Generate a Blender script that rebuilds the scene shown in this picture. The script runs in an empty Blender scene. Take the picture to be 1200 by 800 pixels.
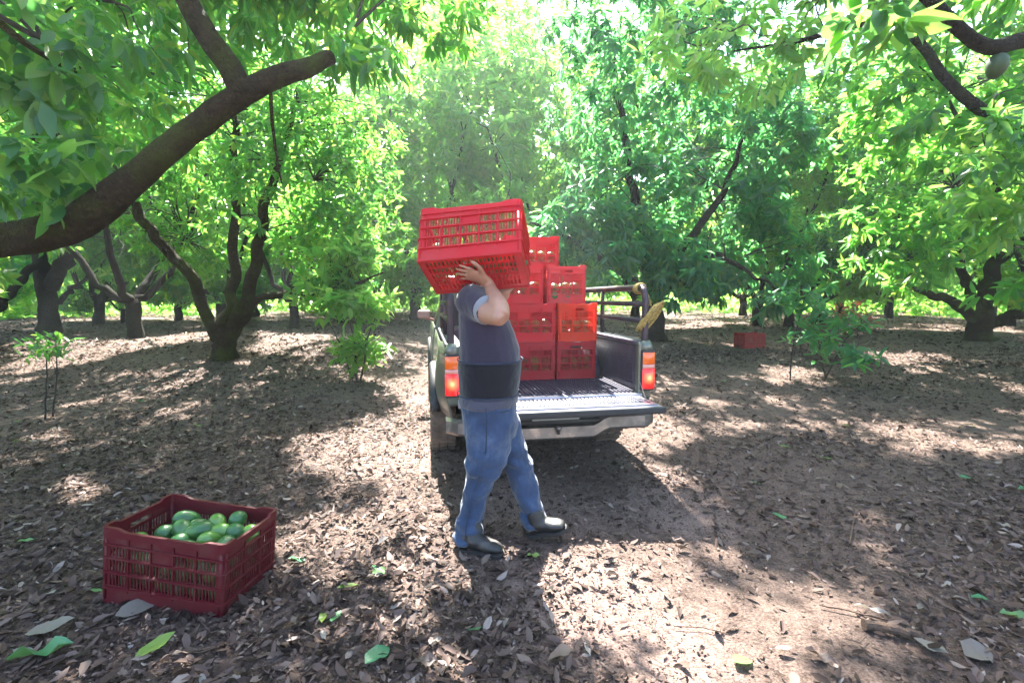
import bpy, bmesh, math, random
import numpy as np
from mathutils import Vector, Matrix, Euler

rad = math.radians
rng = np.random.default_rng(11)
random.seed(5)
scene = bpy.context.scene
COL = scene.collection

# ---------------------------------------------------------------- camera, sky, sun, exposure
CAM_H, PITCH, FPX = 1.33, rad(-5.2), 560.0
cam_d = bpy.data.cameras.new("camera")
cam_d.sensor_width = 36.0
cam_d.lens = FPX / 1200.0 * 36.0
cam_d.clip_start, cam_d.clip_end = 0.05, 2000
cam = bpy.data.objects.new("camera", cam_d)
COL.objects.link(cam)
cam.location = (0, 0, CAM_H)
cam.rotation_euler = (rad(90) + PITCH, 0, 0)
scene.camera = cam

SUN_AZ, SUN_EL = rad(-10.0), rad(53.0)
SUN = np.array([math.sin(SUN_AZ) * math.cos(SUN_EL), math.cos(SUN_AZ) * math.cos(SUN_EL), math.sin(SUN_EL)])
world = bpy.data.worlds.new("World")
scene.world = world
world.use_nodes = True
wn = world.node_tree
for n in list(wn.nodes):
    wn.nodes.remove(n)
sky = wn.nodes.new("ShaderNodeTexSky")
sky.sky_type = 'NISHITA'
sky.sun_disc = False
sky.sun_elevation = SUN_EL
sky.sun_rotation = SUN_AZ
sky.dust_density = 2.0
bg = wn.nodes.new("ShaderNodeBackground")
bg.inputs["Strength"].default_value = 0.10
wo = wn.nodes.new("ShaderNodeOutputWorld")
wn.links.new(sky.outputs[0], bg.inputs[0])
wn.links.new(bg.outputs[0], wo.inputs[0])
sun_d = bpy.data.lights.new("sun", 'SUN')
sun_d.energy = 5.0
sun_d.angle = rad(0.5)
sun_d.color = (1.0, 0.965, 0.90)
sun_o = bpy.data.objects.new("sun", sun_d)
sun_o.rotation_euler = Vector(SUN).to_track_quat('Z', 'Y').to_euler()
sun_o.location = (-5, 20, 25)
COL.objects.link(sun_o)
vs = scene.view_settings
vs.view_transform = 'Standard'
vs.look = 'None'
vs.gamma = 1.0
vs.exposure = 3.25
cy = scene.cycles
cy.max_bounces = 8
cy.diffuse_bounces = 5
cy.glossy_bounces = 3
cy.transmission_bounces = 5
cy.transparent_max_bounces = 8
cy.caustics_reflective = False
cy.caustics_refractive = False
cy.sample_clamp_indirect = 6.0

# ---------------------------------------------------------------- helpers
def wp(px, py, Y):
    """place in the world seen at photo position px,py at distance Y"""
    x, v = (px - 600) / FPX, -(py - 400) / FPX
    d = np.array([x, math.cos(PITCH) - v * math.sin(PITCH), math.sin(PITCH) + v * math.cos(PITCH)])
    return np.array([0, 0, CAM_H]) + d * (Y / d[1])

def sstep(a, b, x):
    t = np.clip((x - a) / (b - a), 0, 1)
    return t * t * (3 - 2 * t)

_ph = rng.uniform(0, 6.28, (24,))
_dr = rng.normal(size=(24, 3))
_dr /= np.linalg.norm(_dr, axis=1)[:, None]
def noise3(p, s):
    p = np.asarray(p, float) * s
    o = 0
    for i in range(12):
        o = o + np.sin(p @ (_dr[i] * (1 + 0.22 * i)) + _ph[i])
    return o / 4.0

def ground_z(x, y):
    x = np.asarray(x, float); y = np.asarray(y, float)
    lane = np.exp(-((x + 0.17 * y - 0.75) / 1.8) ** 2)
    far = 0.36 * sstep(4.5, 11, y) * (1 - lane) + 0.36 * sstep(8.0, 16, y) * lane
    far = far + 0.25 * sstep(14, 60, y)
    p = np.stack([x, y, 0 * x], -1)
    return far + 0.018 * noise3(p, 0.9) + 0.007 * noise3(p, 3.1) + 0.05 * noise3(p, 0.23) * sstep(5, 12, np.hypot(x, y))

def gp(px, py):
    """where the line of sight through px,py meets the ground"""
    x, v = (px - 600) / FPX, -(py - 400) / FPX
    d = np.array([x, math.cos(PITCH) - v * math.sin(PITCH), math.sin(PITCH) + v * math.cos(PITCH)])
    t = -CAM_H / min(d[2], -0.004)
    for _ in range(12):
        q = d * t
        t = (float(ground_z(q[0], q[1])) - CAM_H) / min(d[2], -0.004)
    q = d * t
    return np.array([q[0], q[1], float(ground_z(q[0], q[1]))])

def mesh_np(name, V, F, smooth=False):
    """F: (n,3) or (n,4) integer array, or list of tuples"""
    me = bpy.data.meshes.new(name)
    V = np.asarray(V, np.float32)
    if isinstance(F, np.ndarray):
        n, k = F.shape
        me.vertices.add(len(V)); me.vertices.foreach_set("co", V.ravel())
        me.loops.add(n * k); me.loops.foreach_set("vertex_index", F.astype(np.int32).ravel())
        me.polygons.add(n)
        me.polygons.foreach_set("loop_start", np.arange(0, n * k, k, dtype=np.int32))
        me.polygons.foreach_set("loop_total", np.full(n, k, np.int32))
    else:
        me.from_pydata([tuple(map(float, v)) for v in V], [], [tuple(map(int, f)) for f in F])
    if smooth:
        me.polygons.foreach_set("use_smooth", np.ones(len(me.polygons), bool))
    me.update(calc_edges=True)
    return me

def link(name, me, mat=None, parent=None):
    o = bpy.data.objects.new(name, me)
    COL.objects.link(o)
    if mat is not None and me is not None and len(me.materials) == 0:
        me.materials.append(mat)
    if parent is not None:
        o.parent = parent
    return o

def tag(o, label=None, cat=None, group=None, kind=None):
    if label: o["label"] = label
    if cat: o["category"] = cat
    if group: o["group"] = group
    if kind: o["kind"] = kind
    return o

def empty(name, loc=(0, 0, 0), rot=(0, 0, 0)):
    o = bpy.data.objects.new(name, None)
    COL.objects.link(o)
    o.location = [float(c) for c in loc]
    o.rotation_euler = rot
    o.empty_display_size = 0.1
    return o

class MB:
    def __init__(s):
        s.V, s.F = [], []
    def add(s, V, F):
        b = len(s.V)
        s.V += [tuple(map(float, v)) for v in V]
        s.F += [tuple(int(i) + b for i in f) for f in F]
        return s
    def box(s, c, d, R=None):
        c = np.array(c, float)
        v = np.array([[x, y, z] for x in (-.5, .5) for y in (-.5, .5) for z in (-.5, .5)]) * np.array(d)
        if R is not None:
            v = v @ np.array(R).T
        return s.add(v + c, [(0, 1, 3, 2), (4, 6, 7, 5), (0, 4, 5, 1), (2, 3, 7, 6), (0, 2, 6, 4), (1, 5, 7, 3)])
    def loft(s, rings, cap=True):
        n = len(rings[0]); V = []; F = []
        for r in rings:
            V += [tuple(p) for p in r]
        for k in range(len(rings) - 1):
            for i in range(n):
                j = (i + 1) % n
                F.append((k * n + i, k * n + j, (k + 1) * n + j, (k + 1) * n + i))
        if cap:
            F.append(tuple(range(n - 1, -1, -1)))
            F.append(tuple((len(rings) - 1) * n + i for i in range(n)))
        return s.add(V, F)
    def tube(s, path, rad_, n=8, cap=True, jit=0.0, ref=None, ry=None, rough=0.0):
        P = np.array(path, float)
        R = np.full(len(P), rad_, float) if np.isscalar(rad_) else np.array(rad_, float)
        R2 = R if ry is None else (np.full(len(P), ry, float) if np.isscalar(ry) else np.array(ry, float))
        T = np.gradient(P, axis=0)
        T /= np.linalg.norm(T, axis=1)[:, None] + 1e-12
        if ref is None:
            ref = np.array([0, 0, 1.0]) if abs(T[0][2]) < .8 else np.array([1.0, 0, 0])
        u = np.array(ref, float); rings = []
        for k in range(len(P)):
            u = u - T[k] * (u @ T[k]); u /= np.linalg.norm(u) + 1e-12
            w = np.cross(T[k], u)
            a = np.arange(n) * 2 * math.pi / n
            rr = 1 + (jit * rng.normal(size=n) if jit else 0)
            q = P[k] + (R[k] * rr * np.cos(a))[:, None] * u + (R2[k] * rr * np.sin(a))[:, None] * w
            if rough:
                f = rough * (.55 * noise3(q, 5.0) + .35 * noise3(q, 14.0) + .25 * noise3(q, 31.0))
                q = q + (q - P[k]) * f[:, None]
            rings.append(q)
        return s.loft(rings, cap)
    def mesh(s, name, smooth=False):
        return mesh_np(name, s.V, s.F, smooth)
    def build(s, name, mat, parent=None, smooth=False, bevel=0, seg=2):
        o = link(name, s.mesh(name, smooth), mat, parent)
        if bevel:
            m = o.modifiers.new("bevel", 'BEVEL'); m.width = bevel; m.segments = seg; m.limit_method = 'ANGLE'; m.angle_limit = rad(35)
        return o

def spline(pts, n):
    """Catmull-Rom through pts (any dims), n samples"""
    P = np.array(pts, float)
    P = np.vstack([2 * P[0] - P[1], P, 2 * P[-1] - P[-2]])
    t = np.linspace(0, len(P) - 3 - 1e-9, n); i = t.astype(int); f = (t - i)[:, None]
    a, b, c, d = P[i], P[i + 1], P[i + 2], P[i + 3]
    return .5 * (2 * b + (c - a) * f + (2 * a - 5 * b + 4 * c - d) * f ** 2 + (3 * b - a - 3 * c + d) * f ** 3)

# ---------------------------------------------------------------- materials
def newmat(name):
    m = bpy.data.materials.new(name)
    m.use_nodes = True
    nt = m.node_tree
    return m, nt, nt.nodes["Principled BSDF"], nt.nodes["Material Output"]

def ramp(nt, src, stops):
    r = nt.nodes.new("ShaderNodeValToRGB")
    e = r.color_ramp.elements
    while len(e) < len(stops):
        e.new(0.5)
    for el, (p, c) in zip(e, stops):
        el.position = p; el.color = (*c, 1)
    nt.links.new(src, r.inputs[0])
    return r.outputs[0]

def tex(nt, kind, scale, detail=4, rough=.6, coord="Object"):
    tc = nt.nodes.new("ShaderNodeTexCoord")
    t = nt.nodes.new(kind)
    t.inputs["Scale"].default_value = scale
    if "Detail" in t.inputs: t.inputs["Detail"].default_value = detail
    if "Roughness" in t.inputs: t.inputs["Roughness"].default_value = rough
    nt.links.new(tc.outputs[coord], t.inputs["Vector"])
    return t

def bump(nt, b, src, strength, dist):
    n = nt.nodes.new("ShaderNodeBump")
    n.inputs["Strength"].default_value = strength
    n.inputs["Distance"].default_value = dist
    nt.links.new(src, n.inputs["Height"])
    nt.links.new(n.outputs[0], b.inputs["Normal"])

def simple(name, col, rough=.5, metal=0., var=.25, scale=8, bmp=0., bdist=.01, col2=None, spec=.5, coat=0.):
    m, nt, b, o = newmat(name)
    t = tex(nt, "ShaderNodeTexNoise", scale, 6)
    c2 = col2 or tuple(min(1, c * (1 + var)) for c in col)
    c1 = tuple(c * (1 - var) for c in col)
    nt.links.new(ramp(nt, t.outputs[0], [(.3, c1), (.5, col), (.72, c2)]), b.inputs["Base Color"])
    b.inputs["Roughness"].default_value = rough
    b.inputs["Metallic"].default_value = metal
    b.inputs["Specular IOR Level"].default_value = spec
    b.inputs["Coat Weight"].default_value = coat
    if bmp:
        t2 = tex(nt, "ShaderNodeTexNoise", scale * 6, 5)
        bump(nt, b, t2.outputs[0], bmp, bdist)
    return m

def leafmat(name, stops, tstops, mix=.45, rough=.32, spec=.7):
    m, nt, b, out = newmat(name)
    g = nt.nodes.new("ShaderNodeNewGeometry")
    nt.links.new(ramp(nt, g.outputs["Random Per Island"], stops), b.inputs["Base Color"])
    b.inputs["Roughness"].default_value = rough
    b.inputs["Specular IOR Level"].default_value = spec
    tr = nt.nodes.new("ShaderNodeBsdfTranslucent")
    nt.links.new(ramp(nt, g.outputs["Random Per Island"], tstops), tr.inputs[0])
    mx = nt.nodes.new("ShaderNodeMixShader")
    mx.inputs[0].default_value = mix
    nt.links.new(b.outputs[0], mx.inputs[1]); nt.links.new(tr.outputs[0], mx.inputs[2])
    nt.links.new(mx.outputs[0], out.inputs["Surface"])
    return m

def objleafmat(name, c1, c2, t1, t2, mix=.45, rough=.38):
    m, nt, b, out = newmat(name)
    oi = nt.nodes.new("ShaderNodeObjectInfo")
    n = tex(nt, "ShaderNodeTexNoise", 14, 4, coord="Object")
    nt.links.new(ramp(nt, oi.outputs["Random"], [(0, c1), (1, c2)]), b.inputs["Base Color"])
    b.inputs["Roughness"].default_value = rough
    bump(nt, b, n.outputs[0], .25, .01)
    tr = nt.nodes.new("ShaderNodeBsdfTranslucent")
    nt.links.new(ramp(nt, oi.outputs["Random"], [(0, t1), (1, t2)]), tr.inputs[0])
    mx = nt.nodes.new("ShaderNodeMixShader"); mx.inputs[0].default_value = mix
    nt.links.new(b.outputs[0], mx.inputs[1]); nt.links.new(tr.outputs[0], mx.inputs[2])
    nt.links.new(mx.outputs[0], out.inputs["Surface"])
    return m

M = {}
M['leaf_mid'] = leafmat("leaf_mid", [(0, (.018, .078, .026)), (.5, (.032, .115, .032)), (.9, (.055, .15, .036)), (1, (.12, .17, .03))],
                        [(0, (.15, .50, .08)), (.6, (.26, .66, .09)), (1, (.48, .72, .09))], .54)
M['leaf_deep'] = leafmat("leaf_deep", [(0, (.018, .080, .044)), (.6, (.032, .115, .052)), (1, (.06, .145, .05))],
                         [(0, (.12, .50, .17)), (.8, (.24, .66, .18)), (1, (.38, .72, .13))], .50, .27, .7)
M['leaf_young'] = leafmat("leaf_young", [(0, (.045, .13, .028)), (.6, (.075, .17, .03)), (1, (.13, .20, .035))],
                          [(0, (.30, .70, .12)), (.7, (.42, .78, .13)), (1, (.58, .80, .14))], .56, .36)
M['leaf_red'] = leafmat("leaf_red", [(0, (.22, .05, .03)), (1, (.30, .10, .04))], [(0, (.5, .10, .05)), (1, (.6, .2, .07))], .45)
M['leaf_near'] = objleafmat("leaf_near", (.018, .078, .026), (.055, .15, .034), (.10, .40, .07), (.40, .68, .09), .48, .32)
M['leaf_fallen_green'] = objleafmat("leaf_fallen_green", (.05, .20, .09), (.16, .24, .04), (.15, .3, .08), (.3, .4, .06), .25, .35)
M['leaf_fallen_pale'] = objleafmat("leaf_fallen_pale", (.14, .115, .095), (.24, .215, .185), (.2, .17, .14), (.3, .26, .2), .2, .6)
M['leaf_fallen_brown'] = objleafmat("leaf_fallen_brown", (.05, .030, .022), (.13, .092, .072), (.15, .09, .05), (.3, .2, .1), .15, .55)
M['litter'] = leafmat("litter", [(0, (.012, .007, .005)), (.28, (.042, .025, .019)), (.54, (.105, .067, .052)), (.75, (.088, .060, .052)), (.94, (.17, .122, .098)), (1, (.31, .255, .22))],
                      [(0, (.06, .04, .03)), (1, (.2, .14, .1))], .12, .7, .2)
def barkmat(name, dark, mid, moss, amt):
    m, nt, b, o = newmat(name)
    n1 = tex(nt, "ShaderNodeTexNoise", 26, 8, .7); n2 = tex(nt, "ShaderNodeTexNoise", 2.6, 6, .65); n3 = tex(nt, "ShaderNodeTexVoronoi", 34)
    c = ramp(nt, n1.outputs[0], [(.32, dark), (.55, mid), (.72, tuple(x * 2.1 for x in mid))])
    mx = nt.nodes.new("ShaderNodeMix"); mx.data_type = 'RGBA'
    nt.links.new(ramp(nt, n2.outputs[0], [(.45, (0, 0, 0)), (.62, (amt,) * 3)]), mx.inputs[0])
    nt.links.new(c, mx.inputs[6]); mx.inputs[7].default_value = (*moss, 1)
    nt.links.new(mx.outputs[2], b.inputs["Base Color"])
    b.inputs["Roughness"].default_value = .92; b.inputs["Specular IOR Level"].default_value = .15
    ad = nt.nodes.new("ShaderNodeMath"); ad.operation = 'ADD'
    nt.links.new(n1.outputs[0], ad.inputs[0]); nt.links.new(n3.outputs["Distance"], ad.inputs[1])
    bump(nt, b, ad.outputs[0], 1.0, .02)
    return m
M['bark'] = barkmat("bark", (.009, .006, .005), (.026, .019, .014), (.035, .042, .016), .5)
M['bark_moss'] = barkmat("bark_moss", (.014, .009, .005), (.038, .026, .012), (.050, .058, .010), .95)
M['twig'] = simple("twig", (.032, .024, .017), .85, 0, .3, 12)

WORN_BRIGHT = [(.30, 2.0, .40, .9), (.62, 1.75, .3, .7), (-.95, 4.0, .55, .9), (-1.5, 4.3, .5, .6), (1.05, 3.0, .42, .9), (.1, 3.0, .6, .6), (-1.0, 6.2, .7, .6), (-1.4, 9.0, .9, .6), (2.1, 2.6, .3, .35)]   # trodden earth, colour lightened to brighten the sunlit patches
def ground_mat():
    m, nt, b, o = newmat("litter_ground")
    n1 = tex(nt, "ShaderNodeTexNoise", .55, 8, .6)
    n2 = tex(nt, "ShaderNodeTexNoise", 9, 8, .72)
    v = tex(nt, "ShaderNodeTexVoronoi", 17)
    base = ramp(nt, n2.outputs[0], [(.30, (.020, .012, .009)), (.45, (.066, .042, .032)), (.58, (.145, .098, .077)), (.76, (.27, .20, .165))])
    cells = ramp(nt, v.outputs["Color"], [(0, (.022, .014, .012)), (.5, (.10, .070, .057)), (1, (.25, .185, .155))])
    mx = nt.nodes.new("ShaderNodeMix"); mx.data_type = 'RGBA'; mx.inputs[0].default_value = .5
    nt.links.new(base, mx.inputs[6]); nt.links.new(cells, mx.inputs[7])
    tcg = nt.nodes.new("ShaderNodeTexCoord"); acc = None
    for (wx, wy, wr, wa) in WORN_BRIGHT:
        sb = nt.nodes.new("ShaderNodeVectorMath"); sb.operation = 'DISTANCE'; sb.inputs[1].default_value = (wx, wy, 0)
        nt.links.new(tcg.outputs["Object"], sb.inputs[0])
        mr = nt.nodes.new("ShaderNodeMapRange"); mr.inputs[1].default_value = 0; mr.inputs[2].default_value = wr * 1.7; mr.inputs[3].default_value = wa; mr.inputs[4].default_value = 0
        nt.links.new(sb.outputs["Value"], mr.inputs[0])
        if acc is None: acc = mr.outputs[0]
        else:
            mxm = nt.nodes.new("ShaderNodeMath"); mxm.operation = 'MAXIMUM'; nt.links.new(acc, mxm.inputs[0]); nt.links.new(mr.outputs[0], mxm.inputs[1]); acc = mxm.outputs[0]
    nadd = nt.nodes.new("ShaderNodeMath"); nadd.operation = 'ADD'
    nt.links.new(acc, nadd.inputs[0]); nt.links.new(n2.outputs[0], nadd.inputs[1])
    bright_dust = ramp(nt, nadd.outputs[0], [(.74, (0, 0, 0)), (1.15, (1, 1, 1))])
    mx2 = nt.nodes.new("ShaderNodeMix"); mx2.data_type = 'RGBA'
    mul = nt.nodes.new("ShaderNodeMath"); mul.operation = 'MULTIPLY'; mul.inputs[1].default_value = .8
    nt.links.new(bright_dust, mul.inputs[0]); nt.links.new(mul.outputs[0], mx2.inputs[0])
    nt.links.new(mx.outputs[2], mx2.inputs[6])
    mx2.inputs[7].default_value = (.30, .212, .178, 1)  # bare earth tone, raised to lift the sunlit patches
    n4 = tex(nt, "ShaderNodeTexNoise", 85, 6, .75)
    grit = ramp(nt, n4.outputs[0], [(.33, (.35, .33, .32)), (.5, (.95, .95, .95)), (.68, (1.55, 1.5, 1.45))])
    mg = nt.nodes.new("ShaderNodeMix"); mg.data_type = 'RGBA'; mg.blend_type = 'MULTIPLY'; mg.inputs[0].default_value = 1
    nt.links.new(mx2.outputs[2], mg.inputs[6]); nt.links.new(grit, mg.inputs[7])
    nt.links.new(mg.outputs[2], b.inputs["Base Color"])
    b.inputs["Roughness"].default_value = .95
    b.inputs["Specular IOR Level"].default_value = .1
    ad = nt.nodes.new("ShaderNodeMath"); ad.operation = 'ADD'
    nt.links.new(n2.outputs[0], ad.inputs[0]); nt.links.new(n4.outputs[0], ad.inputs[1])
    bump(nt, b, ad.outputs[0], 1.0, .03)
    return m
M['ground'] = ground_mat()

def plastic(name, col, tcol, dirt=(.20, .14, .11), mix=.32, dirtamt=.35, rough=.45):
    m, nt, b, out = newmat(name)
    n = tex(nt, "ShaderNodeTexNoise", 7, 8, .65)
    n.noise_dimensions = '4D'
    oi = nt.nodes.new("ShaderNodeObjectInfo"); mw = nt.nodes.new("ShaderNodeMath"); mw.operation = 'MULTIPLY'; mw.inputs[1].default_value = 40
    nt.links.new(oi.outputs["Random"], mw.inputs[0]); nt.links.new(mw.outputs[0], n.inputs["W"])
    b.inputs["Specular IOR Level"].default_value = .28
    n2 = tex(nt, "ShaderNodeTexNoise", 60, 4, .6)
    f = ramp(nt, n.outputs[0], [(.5, (0, 0, 0)), (.75, (dirtamt,) * 3)])
    mx = nt.nodes.new("ShaderNodeMix"); mx.data_type = 'RGBA'
    nt.links.new(f, mx.inputs[0])
    mx.inputs[6].default_value = (*col, 1); mx.inputs[7].default_value = (*dirt, 1)
    nt.links.new(mx.outputs[2], b.inputs["Base Color"])
    rr = ramp(nt, n2.outputs[0], [(.3, (rough - .1,) * 3), (.7, (rough + .2,) * 3)])
    nt.links.new(rr, b.inputs["Roughness"])
    tr = nt.nodes.new("ShaderNodeBsdfTranslucent"); tr.inputs[0].default_value = (*tcol, 1)
    ms = nt.nodes.new("ShaderNodeMixShader"); ms.inputs[0].default_value = mix
    nt.links.new(b.outputs[0], ms.inputs[1]); nt.links.new(tr.outputs[0], ms.inputs[2])
    nt.links.new(ms.outputs[0], out.inputs["Surface"])
    return m
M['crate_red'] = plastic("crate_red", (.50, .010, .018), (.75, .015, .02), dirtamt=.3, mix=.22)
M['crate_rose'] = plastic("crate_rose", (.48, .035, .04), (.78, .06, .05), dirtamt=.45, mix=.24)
M['crate_sunglow'] = plastic("crate_sunglow", (.62, .045, .016), (.95, .10, .02), mix=.34, dirtamt=.2)  # red plastic with the sun's orange glow put into its colour
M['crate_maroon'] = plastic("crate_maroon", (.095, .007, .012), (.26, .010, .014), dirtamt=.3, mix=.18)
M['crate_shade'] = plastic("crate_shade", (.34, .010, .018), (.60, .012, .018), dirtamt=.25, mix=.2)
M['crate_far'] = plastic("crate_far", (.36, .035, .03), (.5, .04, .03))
M['avocado'] = simple("avocado", (.026, .105, .024), .36, 0, .35, 9, .25, .004, (.10, .22, .04), coat=.1)
M['avocado_light'] = simple("avocado_light", (.09, .21, .030), .28, 0, .3, 9, .25, .004, (.18, .30, .05), coat=.25)
M['skin'] = simple("skin", (.34, .175, .115), .5, 0, .10, 20, .12, .003)
M['hair'] = simple("hair", (.012, .010, .009), .55, 0, .3, 60, .5, .006)
M['eye'] = simple("eye", (.6, .58, .55), .2, 0, .03, 5)
def cloth(name, col, var=.15, bmp=.35, wr=16, col2=None):
    m, nt, b, o = newmat(name)
    n = tex(nt, "ShaderNodeTexNoise", 6, 6, .6)
    w = tex(nt, "ShaderNodeTexNoise", wr, 3, .5)
    c2 = col2 or tuple(min(1, c * (1 + var * 2)) for c in col)
    nt.links.new(ramp(nt, n.outputs[0], [(.3, tuple(c * (1 - var) for c in col)), (.55, col), (.8, c2)]), b.inputs["Base Color"])
    b.inputs["Roughness"].default_value = .9
    b.inputs["Specular IOR Level"].default_value = .2
    b.inputs["Sheen Weight"].default_value = .25
    bump(nt, b, w.outputs[0], bmp, .03)
    return m
M['shirt'] = cloth("shirt", (.024, .019, .037), .12, .35, 11)
M['brace'] = cloth("brace", (.004, .0035, .007), .12, .3, 18)
M['undershirt'] = cloth("undershirt", (.055, .054, .075), .1, .5, 20)
M['trim'] = cloth("trim", (.22, .23, .25), .06, .2, 20)
M['jeans'] = cloth("jeans", (.030, .052, .105), .45, .9, 10, (.105, .145, .225))
M['seam'] = simple("seam", (.016, .026, .055), .9, 0, .2, 40)
M['boot'] = simple("boot", (.014, .013, .013), .5, 0, .35, 14, .5, .006, (.07, .06, .052))
M['sole'] = simple("sole", (.02, .018, .017), .8, 0, .3, 20)
# truck
M['paint'] = simple("paint", (.115, .125, .095), .32, .35, .12, 9, .03, .004, (.19, .18, .15), coat=.5)
M['liner'] = simple("liner", (.040, .036, .060), .42, 0, .25, 10, .1, .004, (.075, .07, .09))
M['gate_metal'] = simple("gate_metal", (.34, .34, .40), .32, .6, .3, 7, .08, .004, (.44, .40, .39))
M['dark'] = simple("dark", (.018, .018, .02), .6, 0, .3, 10)
M['chrome'] = simple("chrome", (.20, .19, .185), .36, .85, .35, 9, .06, .004, (.42, .36, .31))
M['tyre'] = simple("tyre", (.085, .062, .047), .9, 0, .4, 5, .3, .01, (.17, .12, .088))
M['rim'] = simple("rim", (.35, .34, .33), .4, .8, .2, 8)
M['rack'] = simple("rack", (.045, .030, .040), .45, .4, .4, 8, .2, .004, (.12, .065, .05))
M['plate'] = simple("plate", (.28, .28, .27), .5, .1, .2, 12)
M['mirror_back'] = simple("mirror_back", (.26, .10, .085), .5, 0, .15, 12)
M['chain'] = simple("chain", (.3, .28, .26), .4, .8, .2, 30)
M['rope'] = simple("rope", (.40, .27, .065), .85, 0, .45, 55, 1.0, .01, (.58, .44, .16))
M['stick'] = simple("stick", (.085, .05, .032), .9, 0, .4, 20, .8, .01)
def glassmat():
    m, nt, b, o = newmat("window_glass")
    b.inputs["Base Color"].default_value = (.10, .12, .12, 1)
    b.inputs["Roughness"].default_value = .05
    b.inputs["Transmission Weight"].default_value = .75
    b.inputs["IOR"].default_value = 1.15
    return m
M['glass'] = glassmat()
M['glass_dark'] = simple("glass_dark", (.30, .16, .14), .25, 0, .1, 10)
def lens(name, col, e=0.0, ecol=None):
    m, nt, b, o = newmat(name)
    n = tex(nt, "ShaderNodeTexWave", 60, 0)
    b.inputs["Base Color"].default_value = (*col, 1)
    b.inputs["Roughness"].default_value = .18
    b.inputs["Coat Weight"].default_value = .6
    bump(nt, b, n.outputs[0], .25, .004)
    if e:
        b.inputs["Emission Color"].default_value = (*(ecol or col), 1)
        b.inputs["Emission Strength"].default_value = e
    return m
M['lens_amber'] = lens("lens_amber", (.62, .10, .010), .02, (1, .2, .02))
M['lens_clear'] = lens("lens_clear", (.45, .22, .19), .02, (1, .35, .2))
M['lens_red'] = lens("lens_red", (.60, .02, .02), .75, (1, .05, .03))
def lit_lens():
    # a red lens with a lit bulb behind it
    m, nt, b, o = newmat("lens_lit_red")
    b.inputs["Base Color"].default_value = (.55, .02, .02, 1); b.inputs["Roughness"].default_value = .2
    tc = nt.nodes.new("ShaderNodeTexCoord"); sp = nt.nodes.new("ShaderNodeSeparateXYZ"); nt.links.new(tc.outputs["Object"], sp.inputs[0])
    ab = nt.nodes.new("ShaderNodeMath"); ab.operation = 'ABSOLUTE'; nt.links.new(sp.outputs[0], ab.inputs[0])
    cb = nt.nodes.new("ShaderNodeCombineXYZ"); nt.links.new(ab.outputs[0], cb.inputs[0]); nt.links.new(sp.outputs[2], cb.inputs[2])
    ds = nt.nodes.new("ShaderNodeVectorMath"); ds.operation = 'DISTANCE'; nt.links.new(cb.outputs[0], ds.inputs[0]); ds.inputs[1].default_value = (.752, 0, .752)
    mp = nt.nodes.new("ShaderNodeMapRange"); mp.inputs[1].default_value = 0; mp.inputs[2].default_value = .085; mp.inputs[3].default_value = 1; mp.inputs[4].default_value = 0
    nt.links.new(ds.outputs["Value"], mp.inputs[0])
    nt.links.new(ramp(nt, mp.outputs[0], [(0, (.30, .003, .004)), (.4, (.7, .015, .010)), (.72, (1, .16, .05)), (1, (1, .55, .25))]), b.inputs["Emission Color"])
    b.inputs["Emission Strength"].default_value = .24
    return m
M['lens_red'] = lit_lens()

# ---------------------------------------------------------------- sunlit openings in the canopy: where the photo shows sun on the ground
LIT = [
    [(600, 800), (612, 735), (640, 668), (690, 640), (745, 640), (800, 668), (850, 715), (880, 770), (850, 830), (600, 830)],
    [(335, 520), (420, 500), (505, 474), (506, 545), (420, 560), (345, 550)],
    [(300, 612), (400, 590), (505, 560), (510, 640), (420, 660), (345, 690), (300, 660)],
    [(478, 700), (530, 670), (545, 800), (400, 830), (440, 740)],
    [(0, 402), (120, 398), (250, 388), (262, 398), (140, 420), (0, 442)],
    [(290, 388), (390, 392), (380, 402), (290, 420)],
    [(985, 590), (1040, 590), (1080, 655), (1040, 660)],
    [(1120, 650), (1200, 625), (1200, 700), (1150, 690)],
    [(1020, 412), (1110, 415), (1150, 436), (1060, 438)],
    [(890, 428), (970, 432), (960, 450), (880, 445)],
    [(770, 376), (860, 376), (850, 385), (770, 388)],
    [(1020, 374), (1210, 374), (1210, 392), (1020, 386)],
    [(300, 760), (350, 715), (380, 740), (330, 800)],
    [(40, 575), (120, 555), (130, 572), (60, 598)],
]
LITG = [np.array([gp(*q)[:2] for q in poly]) for poly in LIT]
def in_poly(x, y, P):
    c = np.zeros(len(x), bool)
    for i in range(len(P)):
        (x1, y1), (x2, y2) = P[i - 1], P[i]
        c ^= ((y1 > y) != (y2 > y)) & (x < (x2 - x1) * (y - y1) / (y2 - y1 + 1e-12) + x1)
    return c
def in_opening(p):
    """leaves to cut away so the sun reaches chosen ground, the man and the load"""
    t = (p[:, 2] - .1) / SUN[2]
    g = p - SUN * t[:, None]
    w = np.stack([noise3(g * [1, 1, 0], 2.3), noise3(g * [1, 1, 0] + 9, 2.3)], 1) * .10
    x, y = g[:, 0] + w[:, 0], g[:, 1] + w[:, 1]
    c = np.zeros(len(p), bool)
    for P in LITG:
        c |= in_poly(x, y, P)
    t = (p[:, 2] - 1.25) / SUN[2]
    g = p - SUN * t[:, None]
    c |= (g[:, 0] > -.45) & (g[:, 0] < .75) & (g[:, 1] > 2.2) & (g[:, 1] < 4.3) & (t > 0) & (noise3(g * [1, 1, 0], 3.0) > -.75)
    return c

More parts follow.
